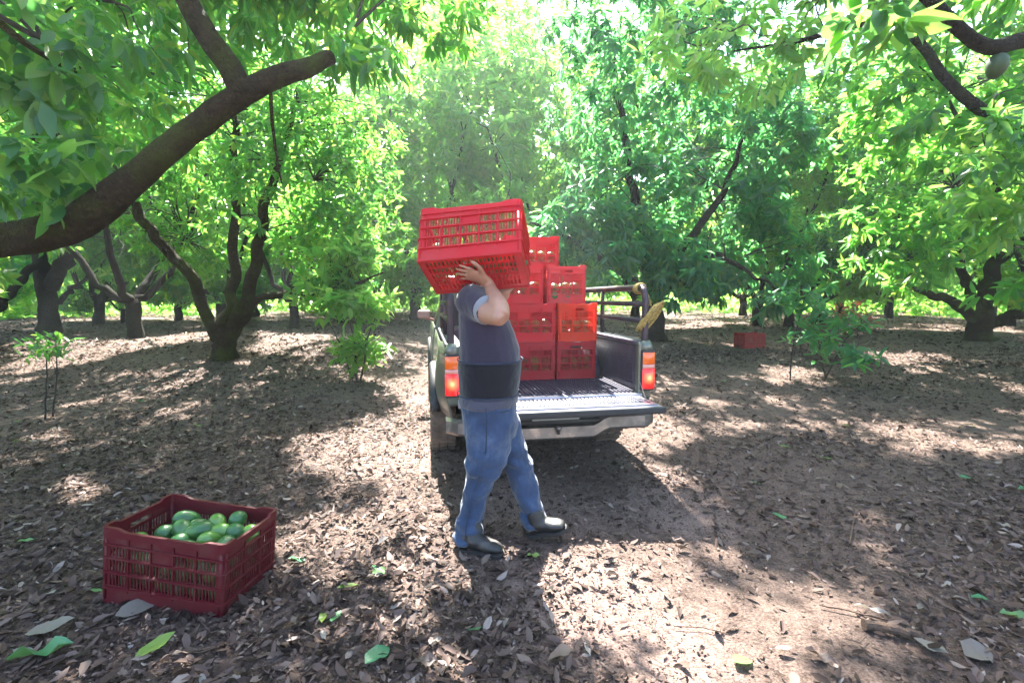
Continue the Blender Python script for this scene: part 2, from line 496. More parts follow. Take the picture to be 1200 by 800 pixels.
# ---------------------------------------------------------------- leaves
def leaf_arrays(pos, d, up, L, W, fold=.10, curl=.12, hi=True):
    d = d / np.linalg.norm(d, axis=1)[:, None]
    s = np.cross(d, up); s /= np.linalg.norm(s, axis=1)[:, None] + 1e-9
    n = np.cross(s, d)
    L = L[:, None]; W = W[:, None]
    t = pos + d * L - n * L * curl
    if hi:
        a, b = pos + d * L * .30, pos + d * L * .68 - n * L * curl * .4
        V = np.stack([pos, a + s * W * .5 + n * W * fold, b + s * W * .42 + n * W * fold, t,
                      b - s * W * .42 + n * W * fold, a - s * W * .5 + n * W * fold], 1).reshape(-1, 3)
        i = np.arange(len(pos))[:, None] * 6
        F = np.concatenate([i + np.array([[0, 1, 2, 3]]), i + np.array([[0, 3, 4, 5]])], 1).reshape(-1, 4)
    else:
        a = pos + d * L * .45
        V = np.stack([pos, a + s * W * .5 + n * W * fold, t, a - s * W * .5 + n * W * fold], 1).reshape(-1, 3)
        i = np.arange(len(pos))[:, None] * 4
        F = (i + np.array([[0, 1, 2, 3]])).reshape(-1, 4)
    return V, F

def blob_points(blobs, gap=.9, thr=-.35):
    """points of twig ends inside lumpy ellipsoids and the way each twig points"""
    P, A = [], []
    for (cx, cy_, cz, rx, ry, rz, n) in blobs:
        v = rng.normal(size=(int(n * 1.7), 3)); v /= np.linalg.norm(v, axis=1)[:, None]
        r = (.25 + .75 * rng.random(len(v)) ** .45) * (1 + .16 * noise3(v * 1.0 + cx, 2.2))
        p = np.array([cx, cy_, cz]) + v * r[:, None] * np.array([rx, ry, rz])
        k = noise3(p, gap) > thr
        p, v = p[k][:n], v[k][:n]
        P.append(p); A.append(v * .6 + np.array([0, 0, .30]) + rng.normal(size=v.shape) * .35)
    P = np.vstack(P); A = np.vstack(A); A /= np.linalg.norm(A, axis=1)[:, None]
    return P, A

def whorl_leaves(P, A, per, L0, L1, droop=.38, ratio=.36):
    n = len(P)
    k = np.tile(np.arange(per), n)
    P = np.repeat(P, per, 0); A = np.repeat(A, per, 0)
    N = len(P)
    ref = np.where(np.abs(A[:, 2:3]) < .85, np.array([[0, 0, 1.]]), np.array([[1., 0, 0]]))
    u = np.cross(A, ref); u /= np.linalg.norm(u, axis=1)[:, None]
    w = np.cross(A, u)
    az = k * 2.39996 + rng.normal(size=N) * .3 + np.repeat(rng.random(n) * 6.28, per)
    el = np.radians(25 + 75 * rng.random(N))
    rd = u * np.cos(az)[:, None] + w * np.sin(az)[:, None]
    d = A * np.cos(el)[:, None] + rd * np.sin(el)[:, None]
    d[:, 2] -= droop * (.5 + rng.random(N)); d /= np.linalg.norm(d, axis=1)[:, None]
    L = L0 + (L1 - L0) * rng.random(N)
    pos = P - A * (rng.random(N) * .14)[:, None] + d * .02
    up = A + np.array([0, 0, .6]) + rng.normal(size=(N, 3)) * .25
    return pos, d, up, L, L * ratio * (.85 + .3 * rng.random(N))

def twig_mb(mb, P, hubs, n, r=.006):
    idx = rng.choice(len(P), min(n, len(P)), replace=False)
    hubs = np.array(hubs)
    for i in idx:
        dd = np.linalg.norm(hubs - P[i], axis=1); h = hubs[np.argmin(dd + rng.random(len(hubs)) * .4)]
        dl = np.linalg.norm(P[i] - h)
        if dl < .12: continue
        q1 = h + (P[i] - h) * .35 + rng.normal(size=3) * .06 * dl + np.array([0, 0, .10 * dl])
        q2 = h + (P[i] - h) * .7 + rng.normal(size=3) * .05 * dl + np.array([0, 0, .08 * dl])
        mb.tube(spline([h, q1, q2, P[i]], 9), np.linspace(r * min(2.4, 1 + dl), r * .5, 9), 4, cap=False)

def limb_path(pts, n=14, wob=.03):
    p = spline(pts, n)
    w = rng.normal(size=p.shape) * wob; w[0] = 0; w[-1] *= .3
    return p + w

LEAF_SHAPES = []
def leaf_solid(W, curl, fold, wav=0.0):
    """one leaf of unit length along +x: ten by two faces, with a midrib fold and a wavy edge"""
    n = 7; V = []
    for i in range(n):
        t = i / (n - 1)
        w = W * (math.sin(math.pi * min(1, t ** .85)) ** .8) * .5 + .004
        z = -curl * t * t
        for s in (-1, 0, 1):
            V.append((t, s * w, z + abs(s) * fold * w + wav * math.sin(9 * t + s) * w * abs(s)))
    F = []
    for i in range(n - 1):
        for j in range(2):
            a = i * 3 + j
            F.append((a, a + 3, a + 4, a + 1))
    return mesh_np("leaf", V, F, True)
for i in range(6):
    LEAF_SHAPES.append(leaf_solid(.34 + .03 * (i % 3), .10 + .05 * i, .25 + .1 * (i % 2), .15 * (i % 3)))

def frame_mat(pos, d, up, s):
    x = Vector(d).normalized(); y = Vector(up).cross(x).normalized(); z = x.cross(y)
    m = Matrix((x, y, z)).transposed().to_4x4()
    return Matrix.Translation(Vector(pos)) @ m @ Matrix.Diagonal((s, s, s, 1))

def in_view(P, m=1.04):
    q = P - np.array([0, 0, CAM_H])
    dep = q[:, 1] * math.cos(PITCH) + q[:, 2] * math.sin(PITCH)
    u = -q[:, 1] * math.sin(PITCH) + q[:, 2] * math.cos(PITCH)
    x, y = q[:, 0] / np.maximum(dep, .01) * FPX, u / np.maximum(dep, .01) * FPX
    return (dep > .3) & (abs(x) < 600 * m) & (abs(y) < 400 * m), dep

def make_tree(name, label, base, trunk, limbs, blobs, per=12, L=(.11, .19), mat='leaf_mid', bark='bark', hubs=None, ntwig=150,
              single=0, hi=True, group=None, cat="tree", cull=True, thr=-.35, gap=.9, keepfn=None, trunk_r=8, droop=.38, dens=2.0, ratio=.31):
    """trunk / limbs: (points, radii) in world-size coordinates about the base; blobs about the base as well"""
    b = np.array(base, float)
    root = empty(name, b)
    tag(root, label, cat, group)
    allpts = []
    if trunk:
        nt_ = 26 if cull else 12
        p = spline(limb_path(trunk[0], 8, .015), nt_)
        rr = np.interp(np.linspace(0, 1, nt_), np.linspace(0, 1, len(trunk[1])), trunk[1]) * (1 + .45 * np.exp(-np.linspace(0, 1, nt_) * 7))
        MB().tube(p, rr, 18 if cull else 10, rough=.11).build("trunk", M[bark], root, True)
    for pts, rs in limbs:
        p = limb_path(pts, 16, (.002 if single else .018) * np.linalg.norm(np.array(pts[-1]) - np.array(pts[0])) ** .5)
        nl_ = 130 if single else (48 if cull else 14)
        rr = np.interp(np.linspace(0, 1, nl_), np.linspace(0, 1, len(rs)), rs)
        MB().tube(spline(p, nl_), rr, (22 if single else 12) if cull else 8, rough=.10).build("limb", M[bark], root, True)
        allpts += list(p[5:])
    P, A = blob_points([q[:6] + (int(q[6] * dens),) for q in blobs], gap, thr)
    if keepfn is not None:
        k = keepfn(P + b); P, A = P[k], A[k]
    pos, d, up, LL, WW = whorl_leaves(P, A, per, L[0], L[1], droop, ratio)
    if cull:
        k = ~in_opening(pos + b)
        if single == 301: k |= in_view(pos + b)[0]
        pos, d, up, LL, WW = pos[k], d[k], up[k], LL[k], WW[k]
    if single:
        vis, dep = in_view(pos + b)
        dep = np.where(vis, dep, 1e6)
        idx = np.argsort(dep)[:min(single, 300)]
        idx = idx[dep[idx] < 1e5]
        for i in idx:
            o = bpy.data.objects.new("leaf", LEAF_SHAPES[int(rng.integers(6))])
            COL.objects.link(o); o.parent = root
            o.matrix_local = frame_mat(pos[i], d[i], up[i], LL[i])
        k = np.ones(len(pos), bool); k[idx] = False
        pos, d, up, LL, WW = pos[k], d[k], up[k], LL[k], WW[k]
    V, F = leaf_arrays(pos, d, up, LL, WW, fold=rng.uniform(0, .22, (len(pos), 1)), curl=rng.uniform(.02, .34, (len(pos), 1)), hi=hi)
    c = link("crown", mesh_np("crown", V, F), M[mat], root)
    c["kind"] = "stuff"
    if ntwig:
        mb = MB()
        hb = [np.array(q[:3]) + [0, .1, .15] for q in blobs] if hubs == 'blobs' else allpts + [np.array(q[:3]) for q in blobs]
        twig_mb(mb, P, hb, ntwig)
        t = mb.build("twigs", M['twig'], root); t["kind"] = "stuff"
    return root
for me in LEAF_SHAPES:
    me.materials.append(M['leaf_near'])

# ---------------------------------------------------------------- ground sheet and leaf litter
def axis_steps(a, n, s):
    t = np.linspace(-1, 1, n)
    return a * np.sinh(t * s) / math.sinh(s)
gx = axis_steps(300, 300, 5.2)
gy = axis_steps(300, 300, 5.2) + 4.0
GX, GY = np.meshgrid(gx, gy, indexing='ij')
GZ = ground_z(GX, GY)
idx = np.arange(300 * 300).reshape(300, 300)
GF = np.stack([idx[:-1, :-1], idx[1:, :-1], idx[1:, 1:], idx[:-1, 1:]], -1).reshape(-1, 4)
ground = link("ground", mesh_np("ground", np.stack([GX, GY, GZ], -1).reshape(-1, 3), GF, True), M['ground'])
tag(ground, kind="structure")

def litter(n, ymin, ymax, L0, L1, spread, bare=0.0, ratio=.4, lift=.012):
    y = rng.uniform(ymin, ymax, n)
    x = rng.uniform(-1, 1, n) * (y * 1.2 + spread)
    p2 = np.stack([x, y, 0 * x], 1)
    dens = .5 + .5 * noise3(p2, 1.3) * .8 + .25 * noise3(p2, .5)
    d0 = 0
    for (wx, wy, wr, wa) in WORN_BRIGHT:
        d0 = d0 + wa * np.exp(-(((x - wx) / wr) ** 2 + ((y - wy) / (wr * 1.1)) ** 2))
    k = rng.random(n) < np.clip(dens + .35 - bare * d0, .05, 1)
    x, y = x[k], y[k]; n = len(x)
    z = ground_z(x, y) + rng.random(n) * lift
    a = rng.random(n) * 6.283
    tilt = rng.normal(size=n) * .26
    d = np.stack([np.cos(a) * np.cos(tilt), np.sin(a) * np.cos(tilt), np.sin(tilt)], 1)
    L = L0 + (L1 - L0) * rng.random(n) ** 1.9
    pos = np.stack([x, y, z + np.abs(np.minimum(np.sin(tilt), 0)) * L], 1)
    up = np.stack([rng.normal(size=n) * .33, rng.normal(size=n) * .33, np.ones(n)], 1)
    return leaf_arrays(pos, d, up, L, L * ratio * (.7 + .6 * rng.random(n)), fold=rng.normal(size=(n, 1)) * .28, curl=rng.normal(size=(n, 1)) * .18, hi=True)
V1, F1 = litter(110000, .9, 10, .018, .076, 1.2, .55, .40, .018)
V2, F2 = litter(80000, .9, 4.6, .006, .026, .8, .05, .55, .014)
V3, F3 = litter(52000, 8, 32, .05, .14, 3, 0, .45, .02)
o = link("leaf_litter", mesh_np("leaf_litter", np.vstack([V1, V2, V3]), np.vstack([F1, F2 + len(V1), F3 + len(V1) + len(V2)])), M['litter'])
tag(o, "brown and grey dead leaves covering the orchard floor", "leaf litter", kind="stuff")
mb = MB()
for i in range(260):
    y = 1.0 / rng.uniform(1 / 9., 1 / 1.2); x = rng.uniform(-1, 1) * (y * 1.2 + 1)
    a = rng.random() * 6.28; l = rng.uniform(.04, .22)
    p = [np.array([x + math.cos(a) * l * s + rng.normal() * .012, y + math.sin(a) * l * s + rng.normal() * .012, 0]) for s in (-.5, 0, .5)]
    for q in p: q[2] = float(ground_z(q[0], q[1])) + .012 + rng.random() * .008
    mb.tube(p, rng.uniform(.001, .003), 4, cap=False)
o = mb.build("fallen_twigs", M['stick'])
tag(o, "thin dry twigs scattered through the leaf litter", "twigs", kind="stuff")

# ---------------------------------------------------------------- trees
def rel(base, pts):
    return [np.array(wp(*q)) - base for q in pts]

# near tree at the left, trunk outside the frame, its thick mossy limb reaching in
bn = np.array([-4.7, 2.7, float(ground_z(-4.7, 2.7))])
limbA = [np.array([0, 0, .75]), np.array([.6, 0, 1.35])] + rel(bn, [(-120, 296, 2.7), (-10, 282, 2.7), (60, 272, 2.7), (115, 246, 2.72), (200, 176, 2.75), (280, 112, 2.8), (335, 88, 2.9), (372, 74, 3.0), (388, 68, 3.06)])
limbB = rel(bn, [(284, 112, 2.8), (270, 80, 2.8), (240, 38, 2.78), (212, -15, 2.75), (190, -90, 2.75)])
limbC = [np.array([0, 0, .9]), np.array([.1, .4, 2.0]), np.array([-.2, 1.0, 3.4])]
limbD = [np.array([0, 0, .9]), np.array([-.5, -.7, 1.9]), np.array([-.6, -1.3, 3.2])]
limbE = rel(bn, [(316, 95, 2.86), (318, 130, 2.9), (322, 170, 2.95), (330, 215, 3.0)])
limbF = rel(bn, [(100, 90, 3.1), (60, 70, 2.7), (-10, 20, 2.4), (-120, -80, 2.3)])
def blob(base, px, py, Y, rx, ry, rz, n):
    c = wp(px, py, Y) - base
    return (c[0], c[1], c[2], rx, ry, rz, n)
nl = make_tree("avocado_tree", "near tree whose thick mossy limb crosses the upper left of the picture", bn,
     ([(0, 0, -.1), (.02, 0, .4), (0, 0, .95)], [.24, .20, .19]),
     [(limbA, [.125, .11, .098, .092, .090, .084, .074, .066, .054, .045, .040]), (limbB, [.072, .066, .06, .055, .045]), (limbC, [.13, .1, .05]), (limbD, [.13, .09, .04]),
      (limbE, [.012, .010, .008, .005]), (limbF, [.01, .014, .02, .03])],
     [blob(bn, 30, 70, 2.7, .55, .5, .42, 34), blob(bn, 120, 20, 3.3, .65, .5, .42, 36), blob(bn, 20, 190, 2.6, .45, .35, .28, 14),
      blob(bn, 480, 15, 4.3, .75, .6, .50, 50), blob(bn, 380, -60, 3.7, .9, .7, .45, 42), blob(bn, 430, 90, 5.0, .55, .5, .38, 26), blob(bn, 555, -20, 4.6, .4, .4, .35, 18), blob(bn, 410, 50, 3.2, .28, .25, .2, 9),
      blob(bn, 250, -60, 3.6, .8, .7, .4, 36),
      (.3, .2, 3.9, 2.0, 2.0, 1.1, 260), (2.2, 1.6, 4.3, 1.7, 1.5, .8, 330), (.6, 2.0, 3.4, 1.3, 1.2, .9, 120), (1.6, 3.2, 5.6, 2.0, 1.5, .8, 330), (3.2, .6, 3.9, 1.0, .9, .5, 90)],  # high lumps out of view, thickened to shade the left foreground
     per=10, L=(.10, .20), ratio=.27, mat='leaf_mid', bark='bark_moss', ntwig=170, single=301, dens=1.05, hubs='blobs', thr=-.6, trunk_r=12, droop=.75)

# near tree at the right, trunk outside the frame
br = np.array([6.9, 4.0, float(ground_z(6.9, 4.0))])
rb = [np.array([0, 0, 1.0]), np.array([-1.0, -.5, 1.9])] + rel(br, [(1330, 0, 2.7), (1235, 36, 2.4), (1175, 54, 2.32), (1140, 48, 2.3), (1110, 22, 2.3), (1075, -12, 2.3), (1040, -60, 2.3)])
rb2 = [np.array([0, 0, 1.0]), np.array([-.8, .5, 2.2])] + rel(br, [(1150, 130, 4.8), (1050, 30, 5.0), (930, 50, 5.1), (860, 60, 5.1)])
rb3 = [np.array([0, 0, 1.0]), np.array([.3, .6, 2.6]), np.array([-.8, 1.4, 5.0]), np.array([-2.8, 2.4, 7.0]), np.array([-4.6, 3.6, 8.1])]  # limb added to carry the unseen shading lumps
nr = make_tree("avocado_tree", "near tree hanging its branch and a round fruit into the top right corner", br,
     ([(0, 0, -.1), (.03, 0, .5), (0, 0, 1.05)], [.22, .18, .17]),
     [(rb, [.12, .08, .05, .036, .03, .028, .026, .02]), (rb2, [.12, .09, .05, .035, .02, .008]), (rb3, [.12, .09, .04])],
     [blob(br, 1165, 190, 4.7, .55, .5, .62, 62), blob(br, 1165, 262, 4.9, .38, .4, .28, 18), blob(br, 860, 50, 5.0, .95, .7, .5, 66),
      blob(br, 970, 10, 4.8, .8, .6, .5, 46), blob(br, 1040, 10, 2.1, .14, .2, .14, 5), blob(br, 1180, -20, 2.5, .35, .3, .2, 10),
      (-.2, .3, 4.0, 2.0, 2.2, 1.5, 240), (-2.4, 1.0, 6.2, 1.7, 1.6, .7, 170), (-3.6, 2.9, 7.6, 2.2, 1.7, .8, 240), (-5.6, 4.2, 8.4, 1.6, 1.6, .7, 150), (-.6, 2.6, 7.0, 1.8, 1.8, .9, 190)],  # upper lumps out of view, added to shade the right foreground
     per=10, L=(.10, .19), ratio=.30, mat='leaf_young', bark='bark', ntwig=150, single=300, dens=1.1, hubs='blobs', thr=-.6, droop=.5)
# its hanging fruit
def avocado_mesh(name, rl, rw):
    rings = []
    for i in range(9):
        t = i / 8; a = math.pi * (.02 + .96 * t)
        r = math.sin(a) * rw * (1 - .16 * math.cos(a))
        rings.append([(r * math.cos(k * math.pi / 6), r * math.sin(k * math.pi / 6), -rl * math.cos(a)) for k in range(12)])
    return MB().loft(rings).mesh(name, True)
AVO = avocado_mesh("avocado", .056, .040)
AVO.materials.append(M['avocado'])
HFM = AVO.copy(); HFM.materials.clear(); HFM.materials.append(simple("avocado_dark", (.022, .045, .012), .6, 0, .4, 14, .4, .004))
hf = link("hanging_avocado", HFM)
hf.location = wp(1168, 78, 2.3); hf.scale = (1.05, 1.05, 1.0); hf.rotation_euler = (.15, .1, 0)
tag(hf, "dark green avocado hanging under the top right branch", "avocado")
st = MB().tube([(0, 0, .052), (.004, 0, .075), (-.006, 0, .10)], .003, 6).build("stem", M['twig'], hf)

# forked tree left of the lane
b1 = gp(263, 421)
d1 = float(b1[1])
t1 = make_tree("avocado_tree", "forked tree left of the lane with four mossy limbs from a short trunk", b1,
     (rel(b1, [(263, 424, d1), (262, 408, d1), (263, 390, d1)]), [.19, .165, .18]),
     [(rel(b1, [(258, 398, d1), (240, 372, d1 - .1), (226, 330, d1 - .2), (192, 292, d1 - .4), (165, 255, d1 - .6), (140, 205, d1 - .8)]), [.12, .10, .09, .08, .07, .04]),
      (rel(b1, [(262, 398, d1), (271, 350, d1), (273, 262, d1 + .1), (278, 170, d1 + .2), (270, 70, d1 + .4)]), [.12, .09, .075, .06, .03]),
      (rel(b1, [(267, 398, d1), (288, 350, d1 - .1), (300, 296, d1 - .1), (314, 215, d1 - .2), (345, 120, d1 - .4)]), [.13, .105, .095, .07, .03]),
      (rel(b1, [(272, 390, d1), (300, 356, d1 - .2), (350, 344, d1 - .5), (395, 338, d1 - .8), (450, 318, d1 - 1.2)]), [.09, .065, .05, .035, .012])],
     [(0, .6, 3.9, 3.0, 2.6, 1.7, 480), (-1.9, -.7, 3.2, 1.6, 1.4, 1.1, 200), (1.9, -.6, 2.9, 1.5, 1.5, 1.2, 260), (1.6, 1.4, 2.2, 1.5, 1.2, .9, 150), (-1.6, 1.6, 2.2, 1.5, 1.0, .8, 110),
      (.2, .8, 6.0, 2.3, 2.2, 1.5, 300), (.3, .2, 8.0, 2.2, 1.8, .9, 420), (-1.9, .8, 7.4, 1.9, 1.7, .9, 330), (1.9, 1.2, 7.6, 1.5, 1.6, .9, 300), (2.3, -.9, 1.7, .7, .8, .55, 70)],  # topmost lumps added above the view to shade the ground at left
     per=12, L=(.11, .18), mat='leaf_mid', bark='bark_moss', ntwig=420, thr=-.12, gap=1.5, dens=1.35)

# dense drooping tree behind the truck
b2 = gp(765, 399)
d2 = float(b2[1])
t2 = make_tree("avocado_tree", "tall dense blue-green tree standing behind the truck, skirts near the ground", b2,
     (rel(b2, [(765, 402, d2), (766, 380, d2), (762, 340, d2)]), [.27, .22, .20]),
     [(rel(b2, [(763, 345, d2), (750, 280, d2 - .1), (735, 180, d2), (720, 60, d2)]), [.17, .13, .09, .04]),
      (rel(b2, [(764, 345, d2), (800, 290, d2 - .3), (850, 220, d2 - .4), (880, 140, d2 - .5)]), [.14, .10, .07, .03]),
      (rel(b2, [(762, 345, d2), (700, 300, d2 - .6), (650, 270, d2 - .8), (620, 260, d2 - 1)]), [.12, .08, .05, .02]),
      (rel(b2, [(766, 350, d2), (830, 300, d2 - 1.2), (880, 320, d2 - 1.6), (920, 350, d2 - 2.0)]), [.10, .06, .04, .015])],
     [(-.1, .2, 3.0, 2.6, 2.0, 1.5, 420), (-1.5, -.6, 2.2, 1.5, 1.3, 1.1, 240), (1.6, -1.0, 1.9, 1.6, 1.2, 1.15, 330), (.1, .1, 5.6, 2.7, 2.3, 1.7, 480), (-.9, 0, 7.6, 1.8, 1.8, 1.5, 260), (.8, .3, 8.3, 1.8, 1.7, 1.6, 240),
      (2.3, -.4, 4.1, 1.2, 1.3, 1.1, 170), (.4, -1.2, 1.55, 1.0, .8, .75, 130),
      (-2.2, -1.3, 9.3, 1.7, 1.5, .8, 620), (-.4, -1.2, 9.6, 1.9, 1.6, .9, 800), (1.4, -1.0, 9.4, 1.8, 1.6, .9, 780), (3.0, -.8, 8.4, 1.6, 1.5, .9, 560)],  # unseen top lumps added to shade the ground at right
     per=10, L=(.17, .29), mat='leaf_deep', bark='bark', ntwig=300, thr=-.02, gap=1.5, dens=1.15, droop=.75)

# mossy tree at the right
b3 = gp(1148, 399)
d3 = float(b3[1])
t3 = make_tree("avocado_tree", "mossy tree at right splitting low into four spreading limbs", b3,
     (rel(b3, [(1149, 402, d3), (1148, 388, d3), (1150, 372, d3)]), [.26, .22, .22]),
     [(rel(b3, [(1143, 380, d3), (1130, 364, d3 - .1), (1112, 351, d3 - .2), (1092, 346, d3 - .3), (1060, 335, d3 - .5)]), [.13, .115, .10, .08, .03]),
      (rel(b3, [(1146, 366, d3), (1134, 338, d3 - .2), (1127, 318, d3 - .3), (1128, 280, d3 - .4), (1120, 220, d3 - .5)]), [.11, .10, .09, .07, .03]),
      (rel(b3, [(1150, 376, d3), (1156, 346, d3), (1164, 314, d3), (1185, 260, d3 + .2), (1190, 180, d3 + .4)]), [.20, .17, .14, .10, .04]),
      (rel(b3, [(1156, 378, d3), (1180, 372, d3 - .2), (1210, 362, d3 - .3), (1260, 330, d3 - .4)]), [.14, .115, .10, .05])],
     [(.4, 0, 4.2, 3.0, 2.6, 1.6, 420), (-1.7, .2, 2.8, 1.5, 1.6, 1.0, 200), (1.6, -.4, 3.0, 1.6, 1.6, 1.0, 200), (.3, .4, 6.2, 2.3, 2.2, 1.5, 260), (-.6, 1.8, 2.2, 1.9, .9, .8, 110)],
     per=11, L=(.12, .20), mat='leaf_mid', bark='bark_moss', ntwig=260, thr=-.15, gap=1.4, dens=1.25)

# dark broad trunk far left
b4 = gp(57, 388)
d4 = float(b4[1])
t4 = make_tree("avocado_tree", "black thick-trunked tree at far left forking above the shaded ground", b4,
     (rel(b4, [(57, 391, d4), (56, 360, d4), (55, 330, d4)]), [.24, .21, .22]),
     [(rel(b4, [(52, 338, d4), (49, 300, d4), (47, 250, d4), (55, 150, d4)]), [.20, .16, .12, .05]),
      (rel(b4, [(60, 335, d4), (75, 308, d4 - .2), (85, 285, d4 - .3), (120, 200, d4 - .4)]), [.20, .15, .10, .05]),
      (rel(b4, [(50, 300, d4), (30, 320, d4 - .5), (5, 352, d4 - .8), (-20, 375, d4 - 1.0)]), [.09, .10, .10, .09]),
      (rel(b4, [(70, 355, d4), (82, 340, d4 - .3), (95, 331, d4 - .5), (120, 310, d4 - .6)]), [.07, .06, .045, .02])],
     [(0, 0, 4.6, 3.4, 2.6, 1.7, 380), (-2, 0, 3.4, 1.9, 1.8, 1.0, 170), (2.2, .2, 3.2, 1.9, 1.8, 1.0, 190), (0, .4, 7.0, 2.6, 2.4, 1.8, 260)],
     per=11, L=(.13, .22), mat='leaf_mid', bark='bark', ntwig=120, thr=-.4)

# the orchard behind: a few kinds, each copied with its parts
def orchard_kind(seedv, mat, n, spread, height, label):
    global rng
    rng = np.random.default_rng(seedv)
    limbs = []
    blobs = []
    for k in range(4):
        a = k * 1.57 + rng.normal() * .35
        e = np.array([math.cos(a) * spread * .6, math.sin(a) * spread * .6, height * rng.uniform(.42, .62)])
        limbs.append(([np.array([0, 0, .75]), np.array([e[0] * .35, e[1] * .35, 1.3 + rng.random() * .4]), e], [.10, .07, .025]))
        blobs.append((e[0], e[1], e[2], spread * .55, spread * .55, height * .19, n // 6))
    blobs.append((0, 0, height * .70, spread * .80, spread * .80, height * .28, n // 3))
    for k in range(5):
        a = k * 1.256 + rng.normal() * .3
        blobs.append((math.cos(a) * spread * .78, math.sin(a) * spread * .78, height * rng.uniform(.15, .28), spread * .36, spread * .36, height * .10, n // 12))
    return make_tree("avocado_tree", label, (0, 0, 0), ([(0, 0, -.3), (.03, .02, .4), (0, 0, .85)], [.17, .14, .14]), limbs, blobs, per=10, L=(.18, .29),
                     mat=mat, ntwig=60, hi=True, cull=False, thr=-.12, gap=1.4, dens=1.0, group="orchard trees standing in rows behind the clearing")
KINDS = [orchard_kind(21, 'leaf_mid', 1300, 3.7, 10.0, ""), orchard_kind(22, 'leaf_young', 1200, 3.5, 9.4, ""),
         orchard_kind(23, 'leaf_deep', 1300, 3.7, 10.6, ""), orchard_kind(24, 'leaf_mid', 1100, 3.2, 8.6, "")]
rng = np.random.default_rng(77)
def copy_tree(o, parent=None):
    c = o.copy()
    COL.objects.link(c)
    c.parent = parent
    for ch in list(o.children):
        copy_tree(ch, c)
    return c
# pixel of the trunk's foot, kind, turn, size, label
ORCH = [((118, 373), 0, 0.3, 1.0, "leaning dark trunk in the gap right of the black tree"),
        ((145, 378), 3, 2.0, .55, "slim young trunk in front of the far-left gap"),
        ((210, 376), 1, 1.1, 1.0, "far trunk half hidden left of the forked tree's left limb"),
        ((97, 366), 1, 4.0, 1.1, "pale far trunk in the bright gap beside the black tree"),
        ((3, 372), 0, 5.0, 1.05, "trunk cut by the left edge of the picture"),
        ((345, 385), 3, 0.8, .95, "short straight trunk right of the forked tree"),
        ((300, 371), 1, 2.2, 1.15, "far tree seen between the forked tree's limbs"),
        ((395, 368), 0, 3.0, 1.2, "leafy tree on the left side of the lane, far down"),
        ((445, 366), 2, 1.0, 1.2, "last tree on the left of the lane"),
        ((925, 383), 2, 2.5, 1.0, "dark trunk behind the small far crate"),
        ((1040, 374), 0, 4.1, 1.15, "shaded trunk left of the mossy right-hand tree"),
        ((1185, 382), 0, 1.8, .8, "small tree just behind the mossy right-hand tree"),
        ((985, 369), 1, 0.5, 1.2, "sunlit tree behind the reddish shoots"),
        ((870, 370), 1, 3.3, 1.2, "bright tree behind the far crate"),
        ((1110, 367), 3, 5.2, 1.3, "far tree in the bright strip left of the mossy tree"),
        ((640, 368), 0, 2.9, 1.25, "tree standing behind the top crate of the load"),
        ((560, 364), 1, 0.1, 1.25, "tree standing behind the carried crate at the lane's end")]
place = []
for (pp, k, a, s, lab) in ORCH:
    place.append((gp(*pp), k, a, s, lab))
EXTRA = [(-9.5, 12, 0, "tree just outside the picture's left side"), (-12, 6, 1, "tree outside the picture beyond the near limb"), (9.0, 7.2, 3, "tree outside the picture beside the near right branch"), (14.5, 12.5, 1, "tree outside the picture beyond the mossy tree"),
         (-15.5, 18, 2, "tree far outside the left side"), (19, 19, 0, "tree far outside the right side"), (8.5, 16.5, 1, "sunlit tree filling the gap right of the dense tree"), (5.0, 19.5, 0, "tree hidden behind the dense tree"), (-6.8, 19.0, 1, "bright tree behind the forked tree"), (-9.5, 15.6, 0, "tree between the black tree and the forked tree"),
         (12.3, 19.0, 2, "blue-green tree behind the mossy tree's left limb"), (1.6, 20.0, 1, "bright tall tree at the right edge of the lane"), (-4.4, 22.0, 1, "bright tree closing the lane"), (-1.2, 27.0, 1, "farthest bright tree closing the lane")]
for (x, y, k, lab) in EXTRA:
    place.append((np.array([x, y, float(ground_z(x, y))]), k, rng.random() * 6.28, rng.uniform(1.0, 1.2) * (1.75 if y > 26 else 1.45 if y > 19.9 else 1), lab))
used = set()
for (p, k, a, s, lab) in place:
    o = KINDS[k] if k not in used else copy_tree(KINDS[k])
    used.add(k)
    o.location = p; o.rotation_euler = (0, 0, a); o.scale = (s, s, s)
    o["label"] = lab
    if p[1] < 23:      # crown cut open along the sun's rays to light the floor
        cr_ = [c for c in o.children if c.name.startswith("crown")][0]
        co = np.empty(len(cr_.data.vertices) * 3, np.float32); cr_.data.vertices.foreach_get("co", co)
        co = co.reshape(-1, 6, 3)
        R_ = np.array(Matrix.Rotation(a, 3, 'Z')) * s
        cut = in_opening(co[:, 0] @ R_.T + p)
        if cut.mean() > .02:
            keep = co[~cut]
            i_ = np.arange(len(keep))[:, None] * 6
            me_ = mesh_np("crown", keep.reshape(-1, 3), np.concatenate([i_ + np.array([[0, 1, 2, 3]]), i_ + np.array([[0, 3, 4, 5]])], 1).reshape(-1, 4))
            me_.materials.append(cr_.data.materials[0]); cr_.data = me_

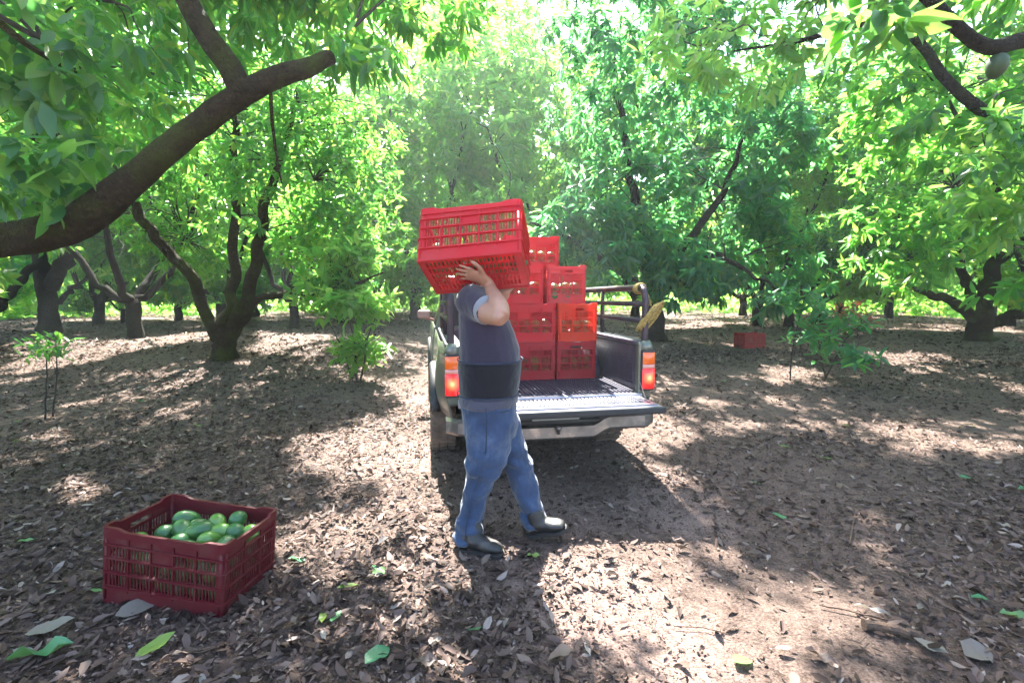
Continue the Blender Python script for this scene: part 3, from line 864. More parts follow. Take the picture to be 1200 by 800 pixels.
# far wood and bright undergrowth that close the view
def far_mass(name, label, cat, n, y0, y1, z0, z1, L, mat):
    a = rng.uniform(-1.25, 1.25, n); r = rng.uniform(y0, y1, n)
    x, y = np.sin(a) * r, np.cos(a) * r
    P = np.stack([x, y, ground_z(x, y) + z0 + (z1 - z0) * rng.random(n)], 1)
    k = noise3(P, .22) > -.8
    P = P[k]
    A = rng.normal(size=P.shape) + [0, 0, .5]; A /= np.linalg.norm(A, axis=1)[:, None]
    V, F = leaf_arrays(*whorl_leaves(P, A, 6, L * .7, L * 1.3, .3, .45), hi=False)
    o = link(name, mesh_np(name, V, F), M[mat])
    tag(o, label, cat, kind="stuff")
far_mass("far_wood", "hazy sunlit trees merging at the end of the orchard", "wood", 8000, 44, 75, 0.5, 13, 1.15, 'leaf_mid')
far_mass("undergrowth", "bright low undergrowth beyond the last trunks", "undergrowth", 8000, 30, 46, 0, 1.5, .4, 'leaf_young')

# saplings and low shoots
def sapling(name, label, cat, base, stems, whorls, L, mat, per=8, red=0, bark='twig'):
    b = np.array(base, float)
    root = empty(name, b); tag(root, label, cat)
    tips = []
    for pts, r in stems:
        p = limb_path(pts, 9, .006)
        MB().tube(p, np.linspace(r, r * .5, 9), 6).build("stem", M[bark], root, True)
        tips.append(p[-1])
    P = np.array([w for w in whorls], float)
    A = rng.normal(size=P.shape) * .5 + [0, 0, .8]; A /= np.linalg.norm(A, axis=1)[:, None]
    hubs = [np.array(p[-1]) for p, r in stems] + [np.array(p[len(p) // 2]) for p, r in stems]
    mb = MB(); twig_mb(mb, P, hubs, len(P), .003); t = mb.build("twigs", M[bark], root); t["kind"] = "stuff"
    V, F = leaf_arrays(*whorl_leaves(P, A, per, L[0], L[1], .45))
    c = link("foliage", mesh_np("foliage", V, F), M[mat], root); c["kind"] = "stuff"
    if red:
        P2 = P[:red]; A2 = A[:red]
        V, F = leaf_arrays(*whorl_leaves(P2 + [0, 0, .12], A2, 7, L[0] * .6, L[1] * .7, .2))
        c = link("young_leaves", mesh_np("young_leaves", V, F), M['leaf_red'], root); c["kind"] = "stuff"
        c["label"] = "reddish brown new leaves"
    return root
def cloud(base, px, py, Y, rx, ry, rz, n):
    c = wp(px, py, Y) - np.array(base)
    v = rng.normal(size=(n, 3)); v /= np.linalg.norm(v, axis=1)[:, None]
    return list(c + v * (rng.random((n, 1)) ** .5) * np.array([rx, ry, rz]))
bs = gp(56, 492); ds = float(bs[1])
sapling("sapling", "thin two-stemmed sapling with small bright leaves in front of the black tree", "sapling", bs,
        [(rel(bs, [(53, 492, ds), (54, 450, ds), (55, 412, ds)]), .010), (rel(bs, [(62, 488, ds), (66, 440, ds), (66, 400, ds)]), .009)],
        cloud(bs, 58, 400, ds, .22, .2, .10, 16), (.07, .13), 'leaf_mid', 7)
bc = gp(418, 448); dc = float(bc[1])
sapling("low_shoots", "clump of bright low avocado shoots between the forked tree and the truck", "shrub", bc,
        [(rel(bc, [(418, 448, dc), (415, 400, dc), (400, 340, dc)]), .02), (rel(bc, [(422, 448, dc), (430, 400, dc - .1), (445, 360, dc - .2)]), .016), (rel(bc, [(414, 448, dc), (400, 405, dc), (380, 370, dc)]), .014)],
        cloud(bc, 400, 300, dc, .50, .45, .34, 44) + cloud(bc, 420, 352, dc - .3, .55, .45, .24, 48) + cloud(bc, 425, 405, dc, .45, .40, .24, 40) + cloud(bc, 375, 345, dc, .4, .4, .34, 30),
        (.13, .22), 'leaf_young', 8)
bd = gp(935, 447); dd = float(bd[1])
sapling("low_shoots", "loose shoots with reddish new leaves right of the small far crate", "shrub", bd,
        [(rel(bd, [(926, 446, dd), (930, 400, dd), (942, 350, dd)]), .012), (rel(bd, [(968, 446, dd), (960, 410, dd), (955, 370, dd)]), .014), (rel(bd, [(966, 446, dd), (990, 400, dd - .3), (1010, 380, dd - .5)]), .012)],
        cloud(bd, 1000, 372, dd - .4, .25, .25, .12, 7) + cloud(bd, 960, 385, dd, .45, .35, .38, 26) + cloud(bd, 940, 345, dd, .4, .4, .25, 14) + cloud(bd, 1005, 410, dd - .6, .25, .25, .16, 9),
        (.13, .22), 'leaf_deep', 7, red=7)

# ---------------------------------------------------------------- harvest crates
CA, CB, CC = .535, .345, .30
def grid_panel(name, xs, ys, hole, thick, to3d):
    """a sheet with real slots: xs, ys are cell edges; hole(i,j) leaves the cell open; given thickness"""
    nx, ny = len(xs), len(ys)
    V = [to3d(x, y, s) for s in (-.5 * thick, .5 * thick) for x in xs for y in ys]
    o = nx * ny; F = []
    H = np.array([[hole(i, j) for j in range(ny - 1)] for i in range(nx - 1)])
    ix = lambda i, j: i * ny + j
    for i in range(nx - 1):
        for j in range(ny - 1):
            if H[i, j]: continue
            q = (ix(i, j), ix(i + 1, j), ix(i + 1, j + 1), ix(i, j + 1))
            F.append(tuple(k + o for k in q)); F.append(q[::-1])
            for (di, dj, a, b) in ((-1, 0, 3, 0), (1, 0, 1, 2), (0, -1, 0, 1), (0, 1, 2, 3)):
                u, v = i + di, j + dj
                if u < 0 or v < 0 or u >= nx - 1 or v >= ny - 1 or H[u, v]:
                    F.append((q[a], q[b], q[b] + o, q[a] + o))
    return mesh_np(name, V, F)

ROWS = [(.079, .130), (.140, .192), (.202, .247)]
def wall_mesh(W, short):
    bays = 5 if not short else 3
    per = 6
    xs = [-W / 2]; kinds = []
    edge = .030; mid = .016
    bw = (W - 2 * edge - (bays - 1) * mid) / bays
    for b in range(bays):
        x0 = -W / 2 + edge + b * (bw + mid)
        xs.append(x0); kinds.append(('s', b))
        bar = .0058; sl = (bw - bar * (per - 1)) / per
        for k in range(per):
            xs.append(x0 + (k + 1) * sl + k * bar); kinds.append(('h', b))
            if k < per - 1:
                xs.append(x0 + (k + 1) * (sl + bar)); kinds.append(('s', b))
    xs.append(W / 2); kinds.append(('s', 9))
    ys = [0]; yk = []
    for r, (a, b) in enumerate(ROWS):
        ys.append(a); yk.append(-1)
        ys.append(b); yk.append(r)
    if short:
        ys.append(.258); yk.append(-1)
        ys.append(.280); yk.append(8)
    ys.append(CC - .004); yk.append(-1)
    def hole(i, j):
        if yk[j] == 8: return abs((xs[i] + xs[i + 1]) / 2) < .052
        if yk[j] < 0 or kinds[i][0] != 'h': return False
        if yk[j] == 2 and kinds[i][1] == bays // 2 and not short: return False
        return True
    m = grid_panel("side_wall", xs, ys, hole, .004, lambda x, y, s: (x, s, y))
    return m
LONG_M, SHORT_M = wall_mesh(CA - .012, False), wall_mesh(CB - .012, True)
def base_mesh():
    xs = [-CA / 2 + .008]; xk = []
    n = 22; p = (CA - .07) / n
    for k in range(n):
        xs.append(-CA / 2 + .035 + k * p); xk.append(0)
        xs.append(-CA / 2 + .035 + k * p + p * .58); xk.append(1)
    xs.append(CA / 2 - .008); xk.append(0)
    ys = [-CB / 2 + .008]; yk = []
    n = 5; p = (CB - .06) / n
    for k in range(n):
        ys.append(-CB / 2 + .03 + k * p); yk.append(0)
        ys.append(-CB / 2 + .03 + k * p + p * .74); yk.append(1)
    ys.append(CB / 2 - .008); yk.append(0)
    return grid_panel("base_grid", xs, ys, lambda i, j: xk[i] and yk[j], .005, lambda x, y, s: (x, y, .006 + s))
BASE_M = base_mesh()
def ring_mesh(name, z, hh, out, inn, dip=0.0):
    """a rounded rectangular hoop round the crate; dip lowers the middle of each side"""
    pts = []
    def corner(cx, cy, a0):
        for k in range(5):
            a = a0 + k * math.pi / 8
            pts.append((cx, cy, math.cos(a), math.sin(a)))
    r = .022
    X, Y = CA / 2 - r, CB / 2 - r
    def side(p, q, nrm):
        for t in (.10, .17, .83, .90):
            pts.append((p[0] + (q[0] - p[0]) * t, p[1] + (q[1] - p[1]) * t, nrm[0], nrm[1], dip if .15 < t < .86 else 0))
    corner(X, Y, 0); side((X, Y), (-X, Y), (0, 1)); corner(-X, Y, math.pi / 2); side((-X, Y), (-X, -Y), (-1, 0))
    corner(-X, -Y, math.pi); side((-X, -Y), (X, -Y), (0, -1)); corner(X, -Y, 1.5 * math.pi); side((X, -Y), (X, Y), (1, 0))
    n = len(pts); V = []; F = []
    for q in pts:
        d = q[4] if len(q) > 4 else 0
        for (rr, zz) in ((r + out, z - hh / 2), (r + out, z + hh / 2 - d), (r - inn, z + hh / 2 - d), (r - inn, z - hh / 2)):
            V.append((q[0] + q[2] * rr, q[1] + q[3] * rr, zz))
    for i in range(n):
        j = (i + 1) % n
        for k in range(4):
            l = (k + 1) % 4
            F.append((i * 4 + k, j * 4 + k, j * 4 + l, i * 4 + l))
    return mesh_np(name, V, F)
RIMS = [ring_mesh("rim", CC + .002, .040, .004, .009, .012)]
RIBS = [ring_mesh("rib", z, .008, .006, .008) for z in (.072, .135, .197, .252)]
FOOT = ring_mesh("foot_ring", .009, .018, -.004, .012)
POST_M = MB()
for sx in (-1, 1):
    for sy in (-1, 1):
        pass
def post_mesh():
    m = MB(); r = .022; rings = []
    for z in (.018, CC - .018):
        rings.append([(r * math.cos(a), r * math.sin(a), z) for a in np.linspace(0, math.pi / 2, 5)] + [((r - .005) * math.cos(a), (r - .005) * math.sin(a), z) for a in np.linspace(math.pi / 2, 0, 5)])
    return m.loft(rings).mesh("corner_post", True)
POST = post_mesh()
UPR = MB().box((0, 0, (CC) / 2 + .02), (.006, .007, CC - .075)).mesh("upright")
for me in [LONG_M, SHORT_M, BASE_M, FOOT, POST, UPR] + RIMS + RIBS:
    me.materials.append(M['crate_red'])

def put(name, me, parent, mat, loc=(0, 0, 0), rz=0.0, sc=None):
    o = bpy.data.objects.new(name, me); COL.objects.link(o); o.parent = parent
    o.location = loc; o.rotation_euler = (0, 0, rz)
    if sc: o.scale = sc
    if mat is not None:
        o.material_slots[0].link = 'OBJECT'
        o.material_slots[0].material = mat
    return o

def make_crate(label, loc, rot, mat, group=None, scale=1.0, name="harvest_crate"):
    root = empty(name, loc, rot); root.scale = (scale,) * 3
    tag(root, label, "crate", group)
    for s in (-1, 1):
        put("side_wall", LONG_M, root, mat, (0, s * (CB / 2 - .005), 0))
        put("end_wall", SHORT_M, root, mat, (s * (CA / 2 - .005), 0, 0), math.pi / 2)
        for k in (-1.5, -.5, .5, 1.5):
            put("upright", UPR, root, mat, (k * (CA - .056 + .014) / 5, s * (CB / 2 + .000), 0))
        for k in (-.5, .5):
            put("upright", UPR, root, mat, (s * (CA / 2 + .000), k * (CB - .056 + .014) / 3, 0), math.pi / 2)
    for k, (sx, sy) in enumerate(((1, 1), (-1, 1), (-1, -1), (1, -1))):
        put("corner_post", POST, root, mat, (sx * (CA / 2 - .022), sy * (CB / 2 - .022), 0), k * math.pi / 2)
    put("base_grid", BASE_M, root, mat)
    put("foot_ring", FOOT, root, mat)
    for r in RIBS: put("rib", r, root, mat)
    put("rim", RIMS[0], root, mat)
    return root

AVO_L = AVO.copy(); AVO_L.materials.clear(); AVO_L.materials.append(M['avocado_light'])
def avocado(crate, p, label, group, light=False, sc=1.0):
    """an avocado lying in a crate, at crate coordinates p"""
    o = bpy.data.objects.new("avocado", AVO_L if light else AVO); COL.objects.link(o)
    mw = Matrix.LocRotScale(crate.location, crate.rotation_euler, crate.scale)
    o.location = mw @ Vector(p)
    o.rotation_euler = (rng.uniform(1.1, 2.0), rng.uniform(-.4, .4), rng.uniform(0, 6.28))
    k = sc * rng.uniform(.90, 1.06)
    o.scale = (k * rng.uniform(.93, 1.06), k * rng.uniform(.93, 1.06), k * rng.uniform(.86, 1.10))
    tag(o, label, "avocado", group)
    return o

# the full crate on the ground in front
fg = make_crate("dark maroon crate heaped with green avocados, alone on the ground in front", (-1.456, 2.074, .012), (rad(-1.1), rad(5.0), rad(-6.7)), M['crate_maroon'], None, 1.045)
fgz = .212
NEAR = [(-.105, .075, .05, 0, "dark green avocado nearest the far left corner of the maroon crate"), (.035, .085, .045, 1, "bright lime-green avocado in the middle of the maroon crate's back row"),
        (.115, .115, .065, 0, "round dark green avocado at the back right of the maroon crate, highest of the heap"), (-.035, .055, .035, 0, "green avocado right of the far left one in the maroon crate"),
        (-.060, -.005, .045, 0, "green avocado at the centre left of the maroon crate's heap"), (.020, -.005, .050, 0, "upright green avocado at the centre of the maroon crate's heap"),
        (.090, .020, .040, 1, "light green avocado right of the centre of the maroon crate's heap"), (.155, .035, .045, 0, "green avocado right of the light green one in the maroon crate"),
        (.105, -.050, .045, 1, "avocado with a pale glossy side at the front right of the maroon crate"), (-.125, -.015, .025, 0, "green avocado at the left edge of the maroon crate's heap"),
        (-.020, -.075, .025, 0, "green avocado half hidden behind the maroon crate's front rim"), (.035, -.092, .020, 0, "small green avocado pressed against the maroon crate's front wall"),
        (.175, -.045, .030, 0, "green avocado under the maroon crate's right rim"), (.085, -.098, .005, 1, "pale avocado low at the maroon crate's front wall"), (-.200, -.080, .010, 1, "pale brownish avocado in the maroon crate's near left corner"),
        (.215, .060, .035, 1, "whitish avocado end by the maroon crate's right wall")]
for (x, y, z, lt, lab) in NEAR:
    avocado(fg, (x, y, fgz + z), lab, "avocados in the maroon crate", bool(lt))
for i in range(48):
    x, y = -.185 + .074 * (i % 6) + rng.normal() * .006, -.102 + .068 * ((i // 6) % 4) + rng.normal() * .006
    avocado(fg, (x, y, fgz - .059 + .01 * rng.random() - .078 * (i // 24) ), "avocado %s the maroon crate's heap, %s row, %s from left" % ("just under" if i < 24 else "at the bottom below", ("front", "second", "third", "back")[(i // 6) % 4], ("first", "second", "third", "fourth", "fifth", "last")[i % 6]), "avocados under the heap of the maroon crate")

# ---------------------------------------------------------------- pickup truck (x across, y forward from the tail, z up)
TX, TY, TYAW = .29, 3.345, rad(10.3)
truck = empty("pickup_truck", (TX, TY, 0.0), (0, 0, TYAW))
truck.scale = (.945, 1, 1)
tag(truck, "grey-green pickup truck seen from behind with its tailgate let down", "pickup truck")
BZ = .64                      # bed floor
BL = 1.86                     # bed length
def part(name, mb, mat, smooth=False, bevel=0, parent=None, kind=None):
    o = mb.build(name, M[mat], parent or truck, smooth, bevel)
    if kind: o["kind"] = kind
    return o
def side_profile(z):
    t = (z - .45) / .55
    return .79 + .035 * math.sin(math.pi * min(1, max(0, t)) ** .8) - .05 * max(0, .25 - t)
def arch(w, c, r=.40, low=.46):
    d = abs(w - c)
    return max(low, .33 + math.sqrt(max(0, r * r - d * d))) if d < r else low
def side_panel(s, w0, w1, top, cs, n=56):
    V = []; F = []; m = 8
    for i in range(n):
        w = w0 + (w1 - w0) * i / (n - 1)
        zb = max([arch(w, c) for c in cs] + [.46])
        for j in range(m):
            z = zb + (top - zb) * j / (m - 1)
            V.append((s * (side_profile(z) - .045 + .075 * float(sstep(0, .55, w))), w, z))
    for i in range(n - 1):
        for j in range(m - 1):
            a = i * m + j
            F.append((a, a + m, a + m + 1, a + 1))
    o = MB().add(V, F)
    return o
for s in (-1, 1):
    bs_ = part("bed_side", side_panel(s, .0, BL, 1.0, [1.02]), 'paint', True)
    sm = bs_.modifiers.new("solid", 'SOLIDIFY'); sm.thickness = .012; sm.offset = 0
    part("bed_rail", MB().box((s * .735, BL / 2 + .02, 1.0), (.125, BL - .04, .035)), 'liner', bevel=.01)
    # inner wall with liner ribs
    wl = MB(); wl.box((s * .690, BL / 2 + .02, (BZ + .99) / 2), (.02, BL - .05, .99 - BZ - .03))
    iw = part("inner_wall", wl, 'liner')
    rb_ = MB()
    for k in range(15):
        rb_.box((s * .6775, BL / 2 + .02, BZ + .05 + k * .0195), (.009, BL - .16, .009))
    part("liner_ribs", rb_, 'liner', kind="stuff")
    part("corner_post", MB().box((s * .735, .035, .80), (.11, .07, .42)), 'paint', bevel=.018)
    part("wheel_arch", MB().tube([(s * .565, .72, BZ + .0), (s * .565, .80, BZ + .16), (s * .565, 1.02, BZ + .21), (s * .565, 1.24, BZ + .16), (s * .565, 1.32, BZ)], .11, 8, ref=(1, 0, 0)), 'liner', True)
    # flare round the rear wheel
    fl = [(s * .860, 1.02 + .415 * math.cos(a), .33 + .415 * math.sin(a)) for a in np.linspace(rad(12), rad(168), 18)]
    part("fender_flare", MB().tube(fl, .045, 8, ref=(1, 0, 0), ry=.028), 'dark', True)
    fl = [(s * .860, 3.72 + .415 * math.cos(a), .33 + .415 * math.sin(a)) for a in np.linspace(rad(12), rad(168), 18)]
    part("fender_flare", MB().tube(fl, .045, 8, ref=(1, 0, 0), ry=.028), 'dark', True)
    # tail lamp
    lp = part("tail_lamp", MB().box((s * .750, -.008, .805), (.105, .05, .30)), 'dark', bevel=.012)
    x = s * .752
    for (nm, z0, z1, mt) in (("amber_lens", .852, .938, 'lens_amber'), ("clear_lens", .822, .850, 'lens_clear'), ("red_lens", .672, .820, 'lens_red')):
        rings = []
        for k in range(6):
            a = (k / 5 - .5) * 2
            rings.append([(x + s * .050 * a + 0, -.030 - .022 * (1 - abs(a) ** 2.5) * q, z) for z, q in ((z0, .7), (z0 + .006, 1), (z1 - .006, 1), (z1, .7))])
        lm = MB(); n = 4; V = [p for r in rings for p in r]
        F = [(i * n + j, (i + 1) * n + j, (i + 1) * n + j + 1, i * n + j + 1) for i in range(5) for j in range(3)]
        lm.add(V, F)
        lo = lm.build(nm, M[mt], lp, True)
    part("lamp_cap", MB().tube([(s * .750, .012, .945), (s * .750, .014, .985), (s * .748, .02, 1.02)], [.055, .05, .03], 10, ry=[.045, .04, .025]), 'paint', True)
# bed floor
part("bed_floor", MB().box((0, BL / 2, BZ - .02), (1.40, BL, .03)), 'liner')
fr = MB()
for k in range(42):
    fr.box((-.66 + k * .0322, BL / 2 + .01, BZ + .001), (.015, BL - .06, .013))
part("floor_ribs", fr, 'liner', kind="stuff")
part("bed_sill", MB().box((0, -.004, BZ - .035), (1.42, .035, .06)), 'gate_metal', bevel=.008)
part("bed_front_wall", MB().box((0, BL - .01, .81), (1.40, .03, .38)), 'liner', bevel=.008)
# tailgate let down level
gate = part("tailgate", MB().box((0, -.215, BZ - .040), (1.36, .35, .052)), 'gate_metal', bevel=.012)
part("gate_edge", MB().box((0, -.398, BZ - .037), (1.39, .03, .048)), 'dark', bevel=.012, parent=gate)
gl = MB()
for k in range(40):
    gl.box((-.585 + k * .0300, -.17, BZ - .011), (.013, .19, .012))
gr_ = gl.build("gate_ridges", M['gate_metal'], gate); gr_["kind"] = "stuff"
gs = MB()
for k in range(39):
    gs.box((-.585 + (k + .5) * .0300, -.17, BZ - .0125), (.013, .175, .002))
gr2 = gs.build("gate_slots", M['dark'], gate); gr2["kind"] = "stuff"
MB().box((0, -.355, BZ - .010), (1.30, .02, .014)).build("gate_lip", M['gate_metal'], gate)
for (hx, hy) in ((.625, -.15), (.640, -.21), (.632, -.27), (-.625, -.15), (-.640, -.21), (-.632, -.27)):
    MB().tube([(hx, hy, BZ - .020), (hx, hy, BZ - .0115)], .013, 10).build("latch_hole", M['dark'], gate)
for s in (-1, 1):
    part("gate_cable", MB().tube(spline([(s * .70, .03, .74), (s * .69, -.06, .67), (s * .67, -.15, BZ - .01)], 8), .004, 6), 'chain', True)
# bumper: chrome bar dipping under the number plate
bp = []
for x in np.linspace(-.80, .80, 41):
    dip = float(sstep(.40, .27, abs(x)))
    top = .515 - .055 * dip; bot = .405 - .055 * dip
    y = -.13 + .10 * float(sstep(.66, .80, abs(x))) ** 2
    bp.append([(x, y + .06, bot), (x, y + .014, bot + .004), (x, y, bot + .022), (x, y + .004, top - .016), (x, y + .06, top)])
bm_ = MB(); n = 5; V = [p for r in bp for p in r]
bm_.add(V, [(i * n + j, (i + 1) * n + j, (i + 1) * n + j + 1, i * n + j + 1) for i in range(40) for j in range(4)])
bum = part("bumper", bm_, 'chrome', False)
sm = bum.modifiers.new("solid", 'SOLIDIFY'); sm.thickness = .006
MB().box((0, -.072, .475), (1.30, .06, .02)).build("step_pad", M['dark'], bum)
MB().box((0, -.085, .515), (.36, .012, .085)).build("number_plate", M['plate'], bum).modifiers.new("bevel", 'BEVEL').width = .008
MB().box((0, -.065, .51), (.62, .02, .11)).build("plate_recess", M['dark'], bum)
hb_ = MB()
for k in range(7):
    pass
hb_.tube([(0, -.155, .405), (0, -.155, .425), (0, -.155, .432), (0, -.155, .446), (0, -.155, .460), (0, -.155, .466)], [.012, .012, .019, .024, .018, .004], 12)
hb_.build("hitch_ball", M['chrome'], bum, True)
# frame, axle, wheels
for s in (-1, 1):
    part("chassis_rail", MB().box((s * .40, 2.2, .45), (.09, 4.5, .13)), 'dark')
part("rear_axle", MB().tube([(-.66, 1.02, .33), (-.14, 1.02, .33), (0, 1.02, .33), (.14, 1.02, .33), (.66, 1.02, .33)], [.045, .05, .14, .05, .045], 12), 'dark', True)
part("fuel_tank", MB().box((-.1, 1.75, .45), (.7, .7, .2)), 'dark', bevel=.04)
def wheel(x, w, s):
    R_, wd = .345, .225
    prof = [(-.5, .60), (-.5, .86), (-.46, .95), (-.38, 1.0), (-.12, 1.005), (.12, 1.005), (.38, 1.0), (.46, .95), (.5, .86), (.5, .60)]
    rings = []
    for k in range(36):
        a = k * 2 * math.pi / 36
        rings.append([(x + q * wd, w + R_ * r * math.cos(a) * (1 - (.012 if (k % 2 and r > .98) else 0)), R_ - .012 + R_ * r * math.sin(a) * (1 - (.012 if (k % 2 and r > .98) else 0))) for q, r in prof])
    rings.append(rings[0])
    t = part("wheel", MB().loft(rings, cap=False), 'tyre', False)
    tr = MB()
    for k in range(36):
        a = k * 2 * math.pi / 36
        for q in (-.33, 0, .33):
            c = (x + q * wd, w + R_ * 1.012 * math.cos(a), R_ - .012 + R_ * 1.012 * math.sin(a))
            tr.box(c, (.06, .014, .035), np.array(Matrix.Rotation(a, 3, 'X')))
    tb = tr.build("tread", M['tyre'], t); tb["kind"] = "stuff"
    rm = MB()
    rg = [[(x + s * wd * q, w + R_ * r * math.cos(a), R_ - .012 + R_ * r * math.sin(a)) for a in np.linspace(0, 2 * math.pi, 25)[:-1]] for q, r in ((-.35, .60), (.30, .60), (.38, .56), (.24, .45), (.18, .22), (.30, .18), (.30, .02))]
    rm.loft(rg); rm.build("rim", M['rim'], t, True)
for (x, w) in ((-.79, 1.02), (.79, 1.02)):
    wheel(x, w, 1 if x > 0 else -1)
# front wheels stand on slightly higher ground, so the nose rides up there
for (x, w) in ((-.79, 3.72), (.79, 3.72)):
    wheel(x, w, 1 if x > 0 else -1)
# cab and nose
def cab_ring(w, hw, z0, z1, r=.07, n=6):
    pts = []
    for (cx, cz, a0) in ((hw - r, z1 - r, 0), (-(hw - r), z1 - r, math.pi / 2)):
        for k in range(n):
            a = a0 + k * (math.pi / 2) / (n - 1)
            pts.append((cx + r * math.cos(a), w, cz + r * math.sin(a)))
    pts.append((-hw, w, z0)); pts.append((hw, w, z0))
    return pts
for s in (-1, 1):
    dp = part("door", side_panel(s, BL + .07, BL + 1.25, 1.02, [], 14), 'paint', True)
    dp.modifiers.new("solid", 'SOLIDIFY').thickness = .02
    MB().box((s * .845, BL + .22, .90), (.02, .13, .03)).build("door_handle", M['dark'], dp)
    fp = part("front_fender", side_panel(s, BL + 1.27, BL + 2.62, 1.0, [3.72], 40), 'paint', True)
    fp.modifiers.new("solid", 'SOLIDIFY').thickness = .012
    # pillars of the glasshouse
    for (a, b) in (((s * .79, BL + .09, 1.0), (s * .64, BL + .20, 1.50)), ((s * .79, BL + 1.40, 1.0), (s * .64, BL + .82, 1.50))):
        part("pillar", MB().tube([a, b], [.036, .032], 6), 'paint')
    sg = MB().add([(s * .785, BL + .13, 1.02), (s * .785, BL + 1.36, 1.02), (s * .645, BL + .80, 1.49), (s * .645, BL + .22, 1.49)], [(0, 1, 2, 3)])
    part("side_window", sg, 'glass')
    # door mirror
    mr = part("door_mirror", MB().box((s * .95, BL + 1.02, 1.125), (.17, .07, .10)), 'mirror_back', bevel=.025)
    MB().tube([(s * .82, BL + 1.06, 1.05), (s * .88, BL + 1.04, 1.065), (s * .93, BL + 1.02, 1.085)], .018, 8).build("mirror_arm", M['mirror_back'], mr, True)
    MB().box((s * .95, BL + .983, 1.125), (.145, .004, .075)).build("mirror_glass", M['glass_dark'], mr)
part("cab_back", MB().loft([cab_ring(BL + .05, .80, .50, 1.02, .03), cab_ring(BL + .07, .80, .50, 1.03, .03)]), 'paint')
part("roof", MB().loft([cab_ring(BL + .18, .66, 1.49, 1.545, .04), cab_ring(BL + .24, .69, 1.49, 1.57, .05), cab_ring(BL + .55, .70, 1.49, 1.585, .05), cab_ring(BL + .82, .68, 1.49, 1.56, .05), cab_ring(BL + .88, .65, 1.49, 1.53, .03)]), 'paint', False)
part("rear_window", MB().add([(-.72, BL + .10, 1.03), (.72, BL + .10, 1.03), (.61, BL + .20, 1.49), (-.61, BL + .20, 1.49)], [(0, 1, 2, 3)]), 'glass')
part("windscreen", MB().add([(-.74, BL + 1.42, 1.02), (.74, BL + 1.42, 1.02), (.61, BL + .84, 1.49), (-.61, BL + .84, 1.49)], [(3, 2, 1, 0)]), 'glass')
part("hood", MB().loft([cab_ring(BL + 1.30, .79, .94, 1.035, .05), cab_ring(BL + 1.9, .78, .92, 1.03, .05), cab_ring(BL + 2.5, .75, .86, .985, .05), cab_ring(BL + 2.62, .72, .80, .93, .05)]), 'paint')
part("nose", MB().box((0, BL + 2.62, .68), (1.50, .07, .40)), 'dark', bevel=.03)
part("front_bumper", MB().box((0, BL + 2.70, .47), (1.62, .10, .14)), 'chrome', bevel=.03)
for s in (-1, 1):
    part("headlight", MB().box((s * .58, BL + 2.665, .76), (.26, .03, .15)), 'lens_clear', bevel=.01)
    part("seat", MB().box((s * .36, BL + .42, .98), (.50, .14, .56)), 'dark', bevel=.05)
part("cab_floor", MB().box((0, BL + .75, .53), (1.5, 1.35, .06)), 'dark')
part("dashboard", MB().box((0, BL + 1.25, .92), (1.45, .22, .16)), 'dark', bevel=.04)
# pipe rack on the bed sides
for s in (-1, 1):
    x = s * .755
    tz = 1.405
    top = spline([(x, .055, .99), (x, .055, 1.22), (x, .06, 1.33), (x, .10, 1.395), (x, .17, tz), (x, .8, tz), (x, 1.6, tz), (x, 1.80, tz)], 40)
    rk = part("pipe_rack", MB().tube(top, .026, 10), 'rack', True)
    MB().tube([(x, .055, 1.285), (x, 1.80, 1.285)], .021, 8).build("rail", M['rack'], rk, True)
    MB().tube([(x, .055, 1.160), (x, 1.80, 1.160)], .021, 8).build("rail", M['rack'], rk, True)
    for w in (.92, 1.78):
        MB().tube([(x, w, .99), (x, w, tz)], .021, 8).build("upright", M['rack'], rk, True)
MB().tube([(-.755, 1.78, tz), (.755, 1.78, tz)], .024, 8).build("cross_rail", M['rack'], truck, True)

# yellow rope coil slung over the right-hand rack
TM = Matrix.LocRotScale(truck.location, truck.rotation_euler, None)
def tw(x, y, z):
    return np.array(TM @ Vector((x, y, z)))
path = []
cx_ = tw(.775, .06, 1.19)
for k in range(9):
    sx_ = rng.uniform(.8, 1.25); sy = rng.uniform(.88, 1.10); ph = rng.uniform(-.07, .07)
    off = np.array([(k - 4) * .0075, (k % 3 - 1) * .026, rng.normal() * .010])
    for a in np.linspace(0, 2 * math.pi, 17)[:-1]:
        lx, lz = .036 * sx_ * math.cos(a), .112 * sy * math.sin(a)
        c, s_ = math.cos(-.66 + ph), math.sin(-.66 + ph)
        bend = -.030 * math.cos(a * .5) ** 2
        path.append(cx_ + off + np.array([c * lx - s_ * lz + bend, .030 * math.cos(a), s_ * lx + c * lz]))
rope = link("rope_coil", MB().tube(spline(path, len(path) * 2), .0088, 6).mesh("rope_coil", True), M['rope'])
tag(rope, "yellow rope coil slung on the right rear post of the truck's rack", "rope")
lash = []
for k in range(5):
    for a in np.linspace(0, 2 * math.pi, 9)[:-1]:
        lash.append((.714 + .036 * math.cos(a), .13 + k * .014 + .0015 * a, 1.400 + .036 * math.sin(a)))
lash += [(.75, .11, 1.36), (.745, .07, 1.33), (.76, .06, 1.27)]
lo_ = link("lashing", MB().tube(spline([tw(*p) for p in lash], 110), .008, 6).mesh("lashing", True), M['rope'], rope)

